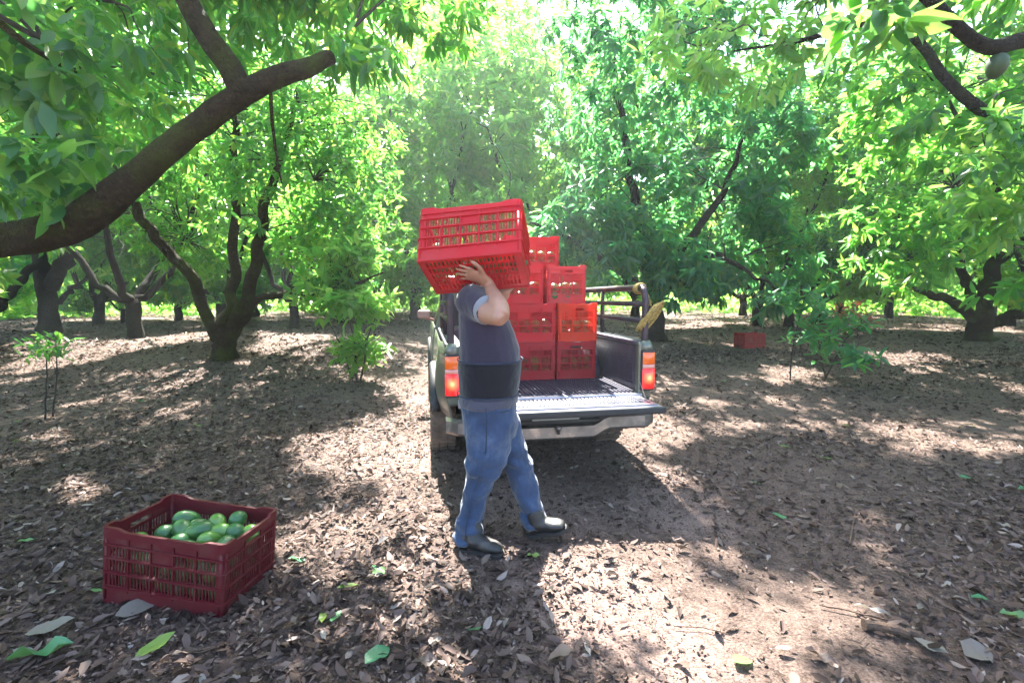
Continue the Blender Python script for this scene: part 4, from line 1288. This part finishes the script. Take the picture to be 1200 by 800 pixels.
# crates loaded on the truck: across, forward, height above the bed, turn, colour
RX = .196; H = CC + .016
def on_truck(label, x, w, level, turn, mat, group="loaded crates on the truck bed"):
    p = tw(x, w, BZ + .010 + level * H)
    return make_crate(label, p, (0, 0, TYAW + turn), M[mat], group)
wS = .60 + CA / 2
cr = []
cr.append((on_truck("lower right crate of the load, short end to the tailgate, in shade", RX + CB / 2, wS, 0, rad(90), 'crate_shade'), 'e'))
cr.append((on_truck("red crate tinted with an orange sun glow, on top of the lower right one, by the rack", RX + CB / 2 + .004, wS, 1, rad(90.8), 'crate_sunglow'), 'e'))
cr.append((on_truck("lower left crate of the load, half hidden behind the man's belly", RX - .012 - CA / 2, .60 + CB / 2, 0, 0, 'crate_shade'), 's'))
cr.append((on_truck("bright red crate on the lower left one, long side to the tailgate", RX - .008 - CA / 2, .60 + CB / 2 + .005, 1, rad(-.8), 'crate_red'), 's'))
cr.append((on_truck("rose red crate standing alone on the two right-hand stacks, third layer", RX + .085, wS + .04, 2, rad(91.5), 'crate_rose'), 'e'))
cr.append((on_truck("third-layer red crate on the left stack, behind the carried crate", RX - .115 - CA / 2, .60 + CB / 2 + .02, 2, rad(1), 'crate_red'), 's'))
cr.append((on_truck("topmost crate of the load, at the back above the others", RX - .06, 1.28 + CB / 2, 3, rad(-1), 'crate_red'), 's'))
hid = []
for lv in range(3):
    hid.append(on_truck("crate in the second row of the load, layer %s" % ("one", "two", "three")[lv], RX - .06, 1.28 + CB / 2, lv, rad(.5 * lv), 'crate_red'))
names = ["lower right crate", "orange-red crate", "lower left crate", "second-layer red crate", "rose red crate", "third-layer left crate", "topmost crate"]
for (c, f), nm in zip(cr, names):
    gname = "avocados in the %s on the truck" % nm
    for k in range(11):
        if f == 'e':   # visible end is local -x after the turn
            x = -CA / 2 + .062 + .088 * (k // 6); y = -.100 + .100 * (k % 3); z = .065 + .078 * ((k // 3) % 2) - .01 * rng.random()
        else:
            x = -.20 + .10 * (k % 5); y = -CB / 2 + .062; z = .065 + .078 * (k // 5) - .02 * rng.random() * (k // 10)
        if f == 'e':
            lab = "avocado in the %s, %s, %s" % (nm, ("left side", "middle", "right side")[k % 3], ("bottom layer at the slots", "upper layer at the slots", "one row further in", "one row further in, on top")[k // 3])
        else:
            lab = "avocado in the %s, %s, %s" % (nm, ("leftmost", "second from left", "in the middle", "second from right", "rightmost")[k % 5], ("bottom layer", "second layer", "on top of the heap")[k // 5])
        avocado(c, (x + rng.normal() * .006, y, z), lab, gname, k % 4 == 0, 1.0)

# small crate far off by the trees
fp_ = gp(878, 407)
make_crate("small distant red crate on the ground by the dense tree's skirts", fp_, (0, 0, rad(14)), M['crate_far'], None, 1.02)

# ---------------------------------------------------------------- the man and the crate on his shoulder
carry_rot = Euler((rad(-28.3), rad(-4.4), rad(-7.5)))
CSC = .955
carry_loc = np.array(wp(598 - .185 / 2.471 * FPX * 0, 0, 1)) * 0 + np.array([-.181, 2.415, 1.445])
carried = make_crate("bright red crate tilted on the walking man's shoulder", carry_loc, carry_rot, M['crate_red'], None, CSC)
CM = Matrix.LocRotScale(carried.location, carried.rotation_euler, carried.scale)
CMi = CM.inverted()
def on_base(px, py, out):
    """point on the underside of the carried crate along a line of sight, moved outwards by `out`"""
    a, b = Vector(wp(px, py, 1.0)), Vector(wp(px, py, 4.0))
    la, lb = CMi @ a, CMi @ b
    t = la.z / (la.z - lb.z)
    p = la.lerp(lb, t)
    return np.array(CM @ Vector((p.x, p.y, -out)))
for k in range(16):
    x = -.20 + .10 * (k % 5); y = .02 - .075 * (k // 10); z = .06 + .075 * ((k // 5) % 2)
    avocado(carried, (x + rng.normal() * .01, y, z), "avocado in the carried crate, %s, %s" % (("leftmost", "second from left", "in the middle", "second from right", "rightmost")[k % 5], ("bottom layer", "second layer", "nearest row, low", "nearest row")[k // 5]), "avocados in the carried crate", k % 3 == 0)

def remeshed(name, mb, mat, parent, vox, smooth=6, fac=.5, folds=None):
    """joins overlapping closed shapes into one continuous surface"""
    me = mb.mesh(name)
    o = bpy.data.objects.new(name, me); COL.objects.link(o)
    r = o.modifiers.new("remesh", 'REMESH'); r.mode = 'VOXEL'; r.voxel_size = vox
    s = o.modifiers.new("smooth", 'SMOOTH'); s.iterations = smooth; s.factor = fac
    dg = bpy.context.evaluated_depsgraph_get()
    m2 = bpy.data.meshes.new_from_object(o.evaluated_get(dg))
    o.modifiers.clear()
    o.data = m2; bpy.data.meshes.remove(me)
    m2.name = name
    m2.materials.clear(); m2.materials.append(M[mat])
    m2.polygons.foreach_set("use_smooth", np.ones(len(m2.polygons), bool))
    o.parent = parent
    if folds is not None:
        n = len(m2.vertices)
        co = np.empty(n * 3, np.float32); m2.vertices.foreach_get("co", co); co = co.reshape(-1, 3)
        no = np.empty(n * 3, np.float32); m2.vertices.foreach_get("normal", no); no = no.reshape(-1, 3)
        m2.vertices.foreach_set("co", (co + no * folds(co.astype(float))[:, None]).astype(np.float32).ravel()); m2.update()
    return o

def ring_xy(c, hx, hy, n=20, p=2.3, tilt=0.0):
    a = np.arange(n) * 2 * math.pi / n
    ca, sa = np.cos(a), np.sin(a)
    x = np.sign(ca) * abs(ca) ** (2 / p) * hx; y = np.sign(sa) * abs(sa) ** (2 / p) * hy
    return np.stack([c[0] + x, c[1] + y, c[2] + tilt * x], 1)

YM = 2.57                                   # distance of the body's middle plane
def torso_rings(rows, grow=0.0):
    R = []
    for (py, x0, x1, hy, yc) in rows:
        a, b = wp(x0, py, yc), wp(x1, py, yc)
        R.append(ring_xy((a + b) / 2, (b[0] - a[0]) / 2 + grow, hy + grow))
    return R
TORSO = [(492, 543, 606, .195, YM), (472, 541, 604, .195, YM), (455, 540, 606, .195, YM), (432, 539, 609, .20, YM), (410, 539, 609, .205, YM), (388, 538, 603, .21, YM),
         (368, 538, 594, .215, YM), (354, 539, 585, .205, YM), (343, 543, 578, .17, YM), (335, 549, 574, .10, YM + .02)]
skin = MB()
skin.loft([r for r in torso_rings(TORSO, -.012)])
# neck and head, bowed and leaning away from the load
neck0 = wp(562, 345, YM + .05); hc = wp(577, 309, YM + .17)
HS = .098
hdir = np.array([.90, .12, -.30]); hdir /= np.linalg.norm(hdir)     # where the face looks
hup = np.array([.22, .22, .95]); hup -= hdir * (hup @ hdir); hup /= np.linalg.norm(hup)
hside = np.cross(hup, hdir)
def hp(f, s, u):
    return hc + hdir * f + hside * s + hup * u
skin.tube([neck0, (neck0 + hp(-.02, 0, -.09)) / 2, hp(-.02, 0, -.06)], [.068, .060, .058], 14)
rings = []
for (u, f0, f1, w) in ((-.115, .035, .078, .026), (-.105, .0, .088, .045), (-.08, -.045, .092, .058), (-.05, -.075, .092, .066), (-.015, -.088, .090, .071), (.02, -.094, .092, .074), (.055, -.093, .088, .073), (.085, -.080, .070, .062), (.108, -.052, .040, .042), (.117, -.02, .01, .015)):
    n = 20; a = np.arange(n) * 2 * math.pi / n
    rings.append([hp((f0 + f1) / 2 + (f1 - f0) / 2 * math.cos(t), w * math.sin(t), u) for t in a])
skin.loft(rings)
skin.tube([hp(.088, 0, .028), hp(.102, 0, -.004), hp(.112, 0, -.022), hp(.096, 0, -.034)], [.010, .012, .017, .012], 8)    # nose
skin.tube([hp(.085, -.018, -.062), hp(.094, 0, -.060), hp(.085, .018, -.062)], .007, 6)                                     # lips
skin.tube([hp(.086, -.018, -.074), hp(.093, 0, -.073), hp(.086, .018, -.074)], .007, 6)
skin.tube([hp(.078, -.045, .034), hp(.092, -.02, .040), hp(.094, 0, .036), hp(.092, .02, .040), hp(.078, .045, .034)], .009, 6)  # brow
for s in (-1, 1):
    skin.tube([hp(-.012, s * .070, .030), hp(-.024, s * .082, .022), hp(-.024, s * .080, -.010), hp(-.008, s * .070, -.030)], [.008, .012, .010, .008], 8)
# right arm: shoulder, elbow towards the camera, hand flat under the crate
shR = wp(558, 357, YM - .17); elR = wp(587, 372, YM - .37)
wrR = on_base(574, 325, .045); 
skin.tube(spline([wp(552, 352, YM - .10), shR, (shR + elR) / 2 + [0, 0, -.012], elR], 10), [.075, .074, .069, .063, .059, .056, .052, .049, .045, .041], 14)
fa = spline([elR, elR * .66 + wrR * .34 + [.010, -.008, 0], elR * .3 + wrR * .7, wrR], 10)
skin.tube(fa, [.041, .044, .046, .046, .043, .040, .036, .032, .029, .027], 14)
skin.tube([elR + [-.01, 0, .0], elR + [.006, -.008, -.012]], [.033, .024], 10)
palm = [wrR, on_base(564, 319, .036), on_base(556, 317, .030), on_base(548, 316, .026)]
bn_ = np.array((CM.to_3x3() @ Vector((0, 0, 1))).normalized())
skin.tube(spline(palm, 7), [.030, .034, .038, .041, .042, .040, .034], 12, ref=bn_ * 1.0, ry=None) if False else None
pl = spline(palm, 7)
skin.tube(pl, [.027, .022, .019, .018, .018, .017, .014], 14, ref=bn_, ry=[.030, .036, .041, .043, .044, .042, .036])
for (bx, by, mx_, my_, tx_, ty_, r) in ((549, 310.5, 543, 309, 537, 308.5, .0088), (547, 314, 540, 313, 533.5, 312.5, .0095), (547, 318, 540, 318, 534, 318, .0095), (549, 322, 543, 323.0, 538.5, 324, .0082)):
    f = spline([on_base(bx + 5, by, .022), on_base(bx, by, .022), on_base(mx_, my_, .016), on_base(tx_, ty_, .010)], 9)
    skin.tube(f, [r * 1.1, r * 1.1, r * 1.08, r, r, r * .95, r * .92, r * .85, r * .6], 8)
th = spline([on_base(566, 315, .030), on_base(562, 308, .028), on_base(556, 304.5, .020), on_base(551, 303.5, .013)], 9)
skin.tube(th, [.014, .014, .0135, .012, .0115, .011, .0105, .0095, .006], 8)
# left arm: raised on the far side, hand on the crate's far corner
shL = wp(560, 356, YM + .17); elL = wp(578, 352, YM + .33); wrL = np.array(CM @ Vector((.12, CB / 2 + .03, -.02)))
skin.tube(spline([wp(554, 352, YM + .10), shL, (shL + elL) / 2, elL], 10), [.075, .075, .072, .067, .063, .060, .057, .054, .050, .046], 14)
skin.tube(spline([elL, (elL + wrL) / 2 + [0, .03, 0], wrL], 9), [.046, .051, .051, .048, .043, .038, .033, .030, .028], 14)
hl = np.array(CM @ Vector((.10, CB / 2 + .028, .06)))
skin.tube(spline([wrL, (wrL + hl) / 2, hl], 6), [.026, .020, .018, .018, .017, .013], 12, ref=np.array((CM.to_3x3() @ Vector((0, 1, 0))).normalized()), ry=[.030, .038, .042, .043, .042, .036])
for k in range(4):
    q = .10 - .035 + .023 * k
    skin.tube(spline([np.array(CM @ Vector((q, CB / 2 + .028, .055))), np.array(CM @ Vector((q - .003, CB / 2 + .024, .105))), np.array(CM @ Vector((q - .006, CB / 2 + .016, .135 + .01 * (k in (1, 2)))))], 7), [.0098, .0098, .0095, .009, .0088, .008, .0055], 8)
skin.tube(spline([wrL, np.array(CM @ Vector((.165, CB / 2 + .03, .03))), np.array(CM @ Vector((.175, CB / 2 + .02, .075)))], 7), [.014, .0135, .013, .012, .011, .010, .006], 8)
# legs and feet
hipR, knR, anR = wp(572, 495, YM - .085), wp(564, 560, YM - .112), wp(549, 634, YM - .15)
hipL, knL, anL = wp(585, 492, YM + .06), wp(609, 555, YM + .02), wp(627, 611, YM - .035)
midR, midL = wp(552, 598, YM - .13), wp(620, 584, YM - .01)
for (h, k, c, a) in ((hipR, knR, midR, anR), (hipL, knL, midL, anL)):
    skin.tube(spline([h, (h + k) / 2, k, c, a], 16), np.interp(np.linspace(0, 1, 16), [0, .25, .5, .62, .8, 1], [.075, .066, .050, .048, .042, .038]), 14)
man = empty("person", (float(wp(570, 655, YM)[0]), YM, 0))
tag(man, "man in dark grey shirt and jeans walking right with a red crate on his shoulder", "person")
def under(o):
    o.matrix_parent_inverse = man.matrix_basis.inverted()
    return o
man.matrix_basis = Matrix.Translation(man.location)
# boots
def boot(name, heel, toe, ank, up):
    """heel and toe on the sole's line"""
    heel, toe, ank, up = map(np.array, (heel, toe, ank, up))
    d = toe - heel; L = np.linalg.norm(d); d = d / L; up = up - d * (up @ d); up = up / np.linalg.norm(up)
    sd = np.cross(up, d)
    m = MB(); rings = []
    for (t, h0, h1, w) in ((-.02, .02, .075, .020), (.03, .012, .10, .034), (.18, .010, .115, .040), (.34, .012, .110, .041), (.52, .012, .090, .044), (.70, .012, .072, .050), (.85, .014, .062, .048), (.96, .018, .050, .034), (1.0, .024, .040, .018)):
        n = 16; rr = []
        for k in range(n):
            a = 2 * math.pi * k / n
            rr.append(heel + d * (t * L) + sd * (w * math.cos(a)) + up * ((h0 + h1) / 2 + (h1 - h0) / 2 * math.sin(a)))
        rings.append(rr)
    m.loft(rings)
    m.tube([heel + d * .07 + up * .06, heel + d * .075 + up * .11, ank + np.array([0, 0, .02])], [.050, .052, .054], 14)
    o = remeshed(name, m, 'boot', man, .007, 4); under(o)
    s = MB(); rings = []
    for (z0, ex) in ((-.004, 0), (.016, .003)):
        out = []
        for (t, w) in ((-.03, .018), (0, .033), (.12, .040), (.35, .037), (.55, .042), (.72, .050), (.88, .046), (.98, .030), (1.02, .012)):
            out.append((t, w + ex))
        rr = [heel + d * (t * L) + sd * w + up * z0 for t, w in out] + [heel + d * (t * L) - sd * w + up * z0 for t, w in out[::-1]]
        rings.append(rr)
    s.loft(rings)
    so = s.build("sole", M['sole'], o)
    return o
zR = float(ground_z(-.12, YM - .20)) + .004
hR = wp(541, 648, YM - .17); hR[2] = zR; tR = wp(589, 655, YM - .23); tR[2] = zR
b_r = boot("boot", hR, tR, anR, (0, 0, 1))
hL = wp(619, 641, YM - .04); hL[2] = float(ground_z(hL[0], hL[1])) + .010
tL = hL + np.array([.205, -.05, .060])
b_l = boot("boot", hL, tL, anL, (-.4, 0, .9))
body = under(remeshed("body", skin, 'skin', man, .0070, 5))
for s in (-1, 1):
    e = MB(); rg = [[hp(.078 + .012 * math.cos(q), s * .032 + .012 * math.sin(q) * math.cos(a), .014 + .012 * math.sin(q) * math.sin(a)) for a in np.linspace(0, 2 * math.pi, 11)[:-1]] for q in (.05, .5, 1.0, 1.5)]
    e.loft(rg); under(e.build("eye", M['eye'], man, True))
hr = MB(); rings = []
for (u, f0, f1, w) in ((-.04, -.086, -.055, .050), (-.01, -.098, -.030, .074), (.025, -.104, .010, .082), (.058, -.103, .075, .082), (.088, -.090, .085, .070), (.112, -.060, .055, .050), (.125, -.02, .01, .018)):
    n = 18; a = np.arange(n) * 2 * math.pi / n
    rings.append([hp((f0 + f1) / 2 + (f1 - f0) / 2 * math.cos(t), w * math.sin(t), u) for t in a])
hr.loft(rings)
under(remeshed("hair", hr, 'hair', man, .008, 3))
# shirt
sh = MB()
sh.loft(torso_rings([r for r in TORSO if r[0] < 460], .000) )
sR1 = spline([wp(552, 352, YM - .09), shR, shR * .55 + elR * .45], 8)
sh.tube(sR1, [.088, .088, .086, .082, .078, .075, .073, .072], 16)
sL1 = spline([wp(554, 352, YM + .09), shL, shL * .5 + elL * .5], 8)
sh.tube(sL1, [.088, .090, .090, .088, .086, .084, .083, .083], 16)
sh.tube([wp(556, 350, YM + .02), neck0 * .55 + hp(-.02, 0, -.09) * .45], [.10, .075], 14)
def shirt_folds(p):
    q = p * [1, 1, 1]
    w = noise3(p, 5.0) * .9
    f = np.sin(38 * (q[:, 2] * .75 + q[:, 0] * .55) + 3.0 * w) * .5 + np.sin(61 * (q[:, 2] * .5 - q[:, 0] * .8) + 2.4 * w) * .35
    a = .0026 + .0080 * np.clip(noise3(p, 4.1) * .8 + .35, 0, 1) * (1 + 1.2 * np.exp(-((q[:, 2] - 1.26) / .09) ** 2) + .8 * np.exp(-((q[:, 2] - .92) / .06) ** 2))
    return f * a
under(remeshed("shirt", sh, 'shirt', man, .010, 8, folds=shirt_folds))
tdir = sR1[-1] - sR1[-2]; tdir /= np.linalg.norm(tdir)
trim = under(MB().tube([sR1[-1] - tdir * .008, sR1[-1] + tdir * .004], [.0715, .0725], 20).build("sleeve_trim", M['trim'], man, True))
def band(name, rows, grow, mat, wob=0.0):
    m = MB(); R = torso_rings(rows, grow * .75)
    if wob:
        for r in R[1:-1]:
            r += rng.normal(size=r.shape) * wob * np.array([1, 1, .6])
    m.loft(R)
    o = m.build(name, M[mat], man, True); under(o)
    sb = o.modifiers.new("sub", 'SUBSURF'); sb.levels = sb.render_levels = 2
    return o
under_b = band("back_brace", [(462, 541, 604.5, .197, YM), (459, 540, 605.5, .197, YM), (440, 539, 608, .200, YM), (424, 538.5, 610, .203, YM), (419, 539, 610, .204, YM)], .013, 'brace', .002)
for zz, nm_ in ((421, "brace_edge"), (460, "brace_edge")):
    rg = torso_rings([(zz - 1, 539, 610 if zz < 430 else 605, .203 if zz < 430 else .197, YM), (zz + 1, 539, 610 if zz < 430 else 605, .203 if zz < 430 else .197, YM)], .0125)[0]
    under(MB().tube(np.vstack([rg, rg[:2]]), .0035, 6, ref=(0, 0, 1)).build(nm_, M['seam'], man))
band("undershirt_hem", [(474, 541, 604, .198, YM), (471, 541, 604, .198, YM), (465, 540, 605, .197, YM), (456, 540, 606, .196, YM)], .013, 'undershirt', .005)
# jeans: seat and two legs with folds at knee and cuff
jn = MB()
jn.loft(torso_rings([(508, 549, 603, .16, YM), (496, 545, 606, .19, YM), (480, 542, 605, .197, YM), (470, 541, 604, .197, YM)], .006))
def jleg(rows, Y0, Y1, n):
    """rows: photo height, left and right edge; Y runs from the first to the last row"""
    R = []
    rows = np.array(rows, float)
    for q in np.linspace(0, 1, n):
        py = rows[0][0] + (rows[-1][0] - rows[0][0]) * q
        x0 = np.interp(py, rows[:, 0], rows[:, 1]); x1 = np.interp(py, rows[:, 0], rows[:, 2])
        Y = Y0 + (Y1 - Y0) * q
        a, b = wp(x0, py, Y), wp(x1, py, Y)
        c = (a + b) / 2; h = (b[0] - a[0]) / 2
        f = .006 * math.sin(q * 31) * (abs(q - .52) < .12) + .007 * math.sin(q * 85) * (q > .80)
        rg = ring_xy(c, h + f, h * .98 + f, 22, 2.1)
        rg[:, 2] += .010 * np.sin(np.arange(22) * .9 + q * 12) * (q > .1)
        rg[:, 0] += .004 * np.sin(np.arange(22) * 1.7 + q * 25); rg[:, 1] += .004 * np.cos(np.arange(22) * 1.3 + q * 21)
        R.append(rg)
    return R
jn.loft(jleg([(474, 543, 602), (492, 543, 603), (530, 547, 597), (560, 545, 584), (580, 542, 572), (600, 538, 567), (618, 533, 565), (633, 532, 565)], YM - .07, YM - .15, 44))
jn.loft(jleg([(474, 560, 603), (492, 563, 609), (520, 576, 616), (545, 590, 624), (565, 597, 630), (585, 604, 634), (600, 610, 638), (616, 613, 640)], YM + .07, YM - .035, 40))
def jean_folds(p):
    z = p[:, 2]; w = noise3(p, 6.0)
    knee = np.exp(-((z - .42) / .10) ** 2); cuff = np.exp(-((z - .12) / .12) ** 2); hip = np.exp(-((z - .70) / .10) ** 2)
    f = np.sin(60 * (z + .35 * p[:, 0] + .2 * p[:, 1]) + 3.2 * w) * (.0042 * knee + .0075 * cuff) + np.sin(52 * (z * .75 - p[:, 0] * .6) + 3 * w) * .0026 * hip + .0016 * np.sin(45 * z + 30 * p[:, 0] + 4 * w)
    return f
under(remeshed("jeans", jn, 'jeans', man, .008, 3, folds=jean_folds))
sm_ = []
for (py, x0, x1, q) in ((478, 543, 602, 0), (492, 543, 603, .11), (530, 547, 597, .35), (560, 545, 584, .54), (580, 542, 572, .67), (600, 538, 567, .79), (618, 533, 565, .90), (631, 532, 565, .99)):
    Yc = YM - .07 - .08 * q
    h = (x1 - x0) / 2 / FPX * Yc
    sm_.append(wp((x0 + x1) / 2 - 3, py, Yc - (.205 if py < 490 else h * .98 + .004 if py > 520 else .20)))
under(MB().tube(spline(sm_, 40), .0030, 6).build("side_seam", M['seam'], man))
pk = MB().tube(spline([wp(576, 478, YM - .195), wp(585, 483, YM - .190), wp(596, 481, YM - .16)], 10), .004, 6)
under(pk.build("pocket_seam", M['seam'], man))

# ---------------------------------------------------------------- single leaves, sticks and scraps lying on the ground
def fallen(name, label, cat, px, py, L, mat, az=None, group=None, W=.42, tilt=None, lift=.02):
    me = LEAF_SHAPES[int(rng.integers(6))].copy() if False else GL[int(rng.integers(len(GL)))]
    o = bpy.data.objects.new(name, me); COL.objects.link(o)
    o.material_slots[0].link = 'OBJECT'; o.material_slots[0].material = M[mat]
    p = gp(px, py); p[2] += lift
    a = rng.random() * 6.28 if az is None else az
    t = rng.normal() * .12 if tilt is None else tilt
    o.matrix_basis = frame_mat(p, (math.cos(a), math.sin(a), t), (rng.normal() * .2, rng.normal() * .2, 1), L)
    o.scale = (L, L * W / .42, L)
    tag(o, label, cat, group)
    return o
GL = []
for i in range(5):
    m_ = leaf_solid(.40, (-.12, .10, .2, -.05, .3)[i], (.2, .4, .15, .5, .3)[i], (.2, .5, .0, .8, .4)[i]); m_.name = "fallen_leaf"
    m_.materials.append(M['leaf_fallen_green']); GL.append(m_)
GREEN = [(5, 782, .20, "long blue-green leaf lying in the bottom left corner", .35, .35), (158, 778, .13, "folded pale green leaf below the maroon crate", None, .5),
         (428, 785, .12, "bright green leaf at the bottom edge left of the sunlit patch", 1.0, .6), (388, 735, .08, "upright green leaf, right one of a pair in front of the crate", 1.4, .5),
         (377, 736, .07, "olive green leaf, left one of a pair in front of the crate", 1.8, .5), (436, 678, .09, "curled blue-green leaf right of the maroon crate", .8, .6),
         (338, 660, .09, "yellow-green leaf against the maroon crate's right side", .4, .5), (548, 745, .06, "small round green leaf below the man's rear boot", .2, .8),
         (395, 695, .10, "yellowish leaf in the shade between crate and man", .6, .3), (617, 656, .07, "green leaf between the man's boots", .0, .4),
         (1170, 724, .12, "yellow-green leaf at the right edge above the pale scraps", -.2, .4), (1138, 706, .08, "blue-green leaf in the right corner above the yellow-green one", .1, .6),
         (860, 783, .10, "pale green crumpled leaf at the bottom right of the sunlit patch", .5, .6), (226, 500, .10, "blue-green leaf in the shade behind the maroon crate", .3, .6),
         (17, 497, .06, "round yellowish leaf near the sapling's foot", 0, .8), (160, 472, .09, "pale green leaf on the shaded ground right of the sapling", .2, .4),
         (15, 520, .12, "bright green leaf at the left edge of the picture", .1, .4), (985, 500, .10, "yellow-green leaf on the right-hand litter, farther", .1, .35),
         (960, 538, .10, "bright yellow-green leaf in the middle of the right-hand litter", -.3, .4), (912, 525, .12, "pale green leaf right of the truck", -.1, .3),
         (1130, 500, .14, "green leaf far right in the litter", .1, .4), (1125, 562, .08, "pale round green leaf far right above the lower dirt strip", .0, .7),
         (1192, 577, .16, "dark green leaf cut by the right edge of the picture", -.2, .4), (905, 605, .10, "olive leaf below the bare patch, folded", -.7, .4),
         (882, 568, .09, "grey-green leaf right of the bare patch", .1, .35), (845, 448, .10, "small blue-green leaf under the far crate", .2, .5), (440, 672, .05, "tiny green leaf beside the curled blue-green one", 2, .5),
         (20, 640, .07, "lime green leaf left of the maroon crate", .5, .5), (105, 698, .05, "tiny green leaf touching the maroon crate's left side", .2, .7)]
for (px, py, L, lab, az, W) in GREEN:
    fallen("fallen_leaf", lab, "leaf", px, py, L, 'leaf_fallen_green', az, None, W, lift=.026)
PALE = [(135, 728, .15, "large pale papery leaf lying in front of the maroon crate's left corner", .7, .6), (150, 715, .12, "pale torn leaf overlapping the papery one by the crate", .3, .5),
        (1130, 775, .14, "large pale leaf in the bottom right corner", .3, .7), (1110, 772, .10, "pinkish pale scrap leaf beside the large pale one", 2.2, .7), (1075, 720, .07, "pale grey leaf above the short stick", .6, .4),
        (1000, 715, .13, "narrow pale blade leaf above the short stick", -.8, .15), (30, 750, .16, "greyish pale leaf near the bottom left corner", .3, .5), (700, 690, .06, "pale leaf on the sunlit dirt", .2, .4)]
for (px, py, L, lab, az, W) in PALE:
    fallen("fallen_leaf", lab, "leaf", px, py, L, 'leaf_fallen_pale', az, None, W, lift=.026)
ZONES = [((205, 768), "straight in front of the maroon crate"), ((60, 700), "left of the maroon crate"), ((235, 560), "on the shaded floor behind the maroon crate"), ((425, 628), "in the sunny litter between the maroon crate and the man"),
         ((255, 792), "at the bottom edge below the maroon crate"), ((70, 762), "near the bottom left corner"), ((345, 745), "in the dark hollow right of the maroon crate"), ((505, 770), "in the man's shadow at the bottom edge"),
         ((480, 700), "in front of the man's rear boot"), ((690, 770), "in the big sunlit patch at the bottom"), ((760, 690), "at the upper rim of the big sunlit patch"), ((860, 650), "right of the big sunlit patch in the shade"),
         ((940, 770), "left of the short thick stick"), ((1120, 690), "above the short thick stick toward the right edge"), ((1170, 620), "close to the right edge, half way up the litter"), ((1000, 560), "in the middle of the right-hand litter"),
         ((850, 520), "on the litter right of the truck's tailgate"), ((420, 500), "in the sunlit strip left of the truck")]
for (zx, zy), place_ in ZONES:
    for look, mt, L_ in (("pale curled dry leaf", 'leaf_fallen_pale', .065), ("large brown dry leaf", 'leaf_fallen_brown', .095)):
        fallen("dry_leaf", look + " " + place_, "leaf", zx + rng.normal() * 22, zy + rng.normal() * 9, L_ * rng.uniform(.85, 1.15), mt, None, None, rng.uniform(.32, .5), rng.normal() * .2, .026)
def stick(label, a, b, r, mat='stick'):
    p, q = gp(*a), gp(*b)
    p[2] += r * .6 + .012; q[2] += r * .6 + .012
    m = MB().tube(limb_path([p, (p + q) / 2 + [0, 0, .004], q], 8, r * .25), np.linspace(r, r * .8, 8), 9, jit=.08)
    o = m.build("stick", M[mat]); tag(o, label, "stick")
stick("short thick brown stick lying at the bottom right", (1012, 738), (1078, 752), .021)
stick("long thin dry twig left of the short thick stick", (960, 712), (1040, 730), .004)
stick("curved dry twig in the litter right of the truck", (995, 640), (1003, 600), .004)

# ---------------------------------------------------------------- thin bright air under the trees
hz = MB().box((0, 35, 9.0), (190, 120, 22)).build("haze", None)
hm = bpy.data.materials.new("haze_air"); hm.use_nodes = True
ht = hm.node_tree
for n in list(ht.nodes):
    ht.nodes.remove(n)
ho = ht.nodes.new("ShaderNodeOutputMaterial"); hv = ht.nodes.new("ShaderNodeVolumePrincipled")
hv.inputs["Color"].default_value = (.86, .95, 1.0, 1)
hv.inputs["Density"].default_value = .0014
hv.inputs["Anisotropy"].default_value = .35
ht.links.new(hv.outputs[0], ho.inputs["Volume"])
hz.data.materials.append(hm)
tag(hz, kind="stuff")
cy.volume_bounces = 0
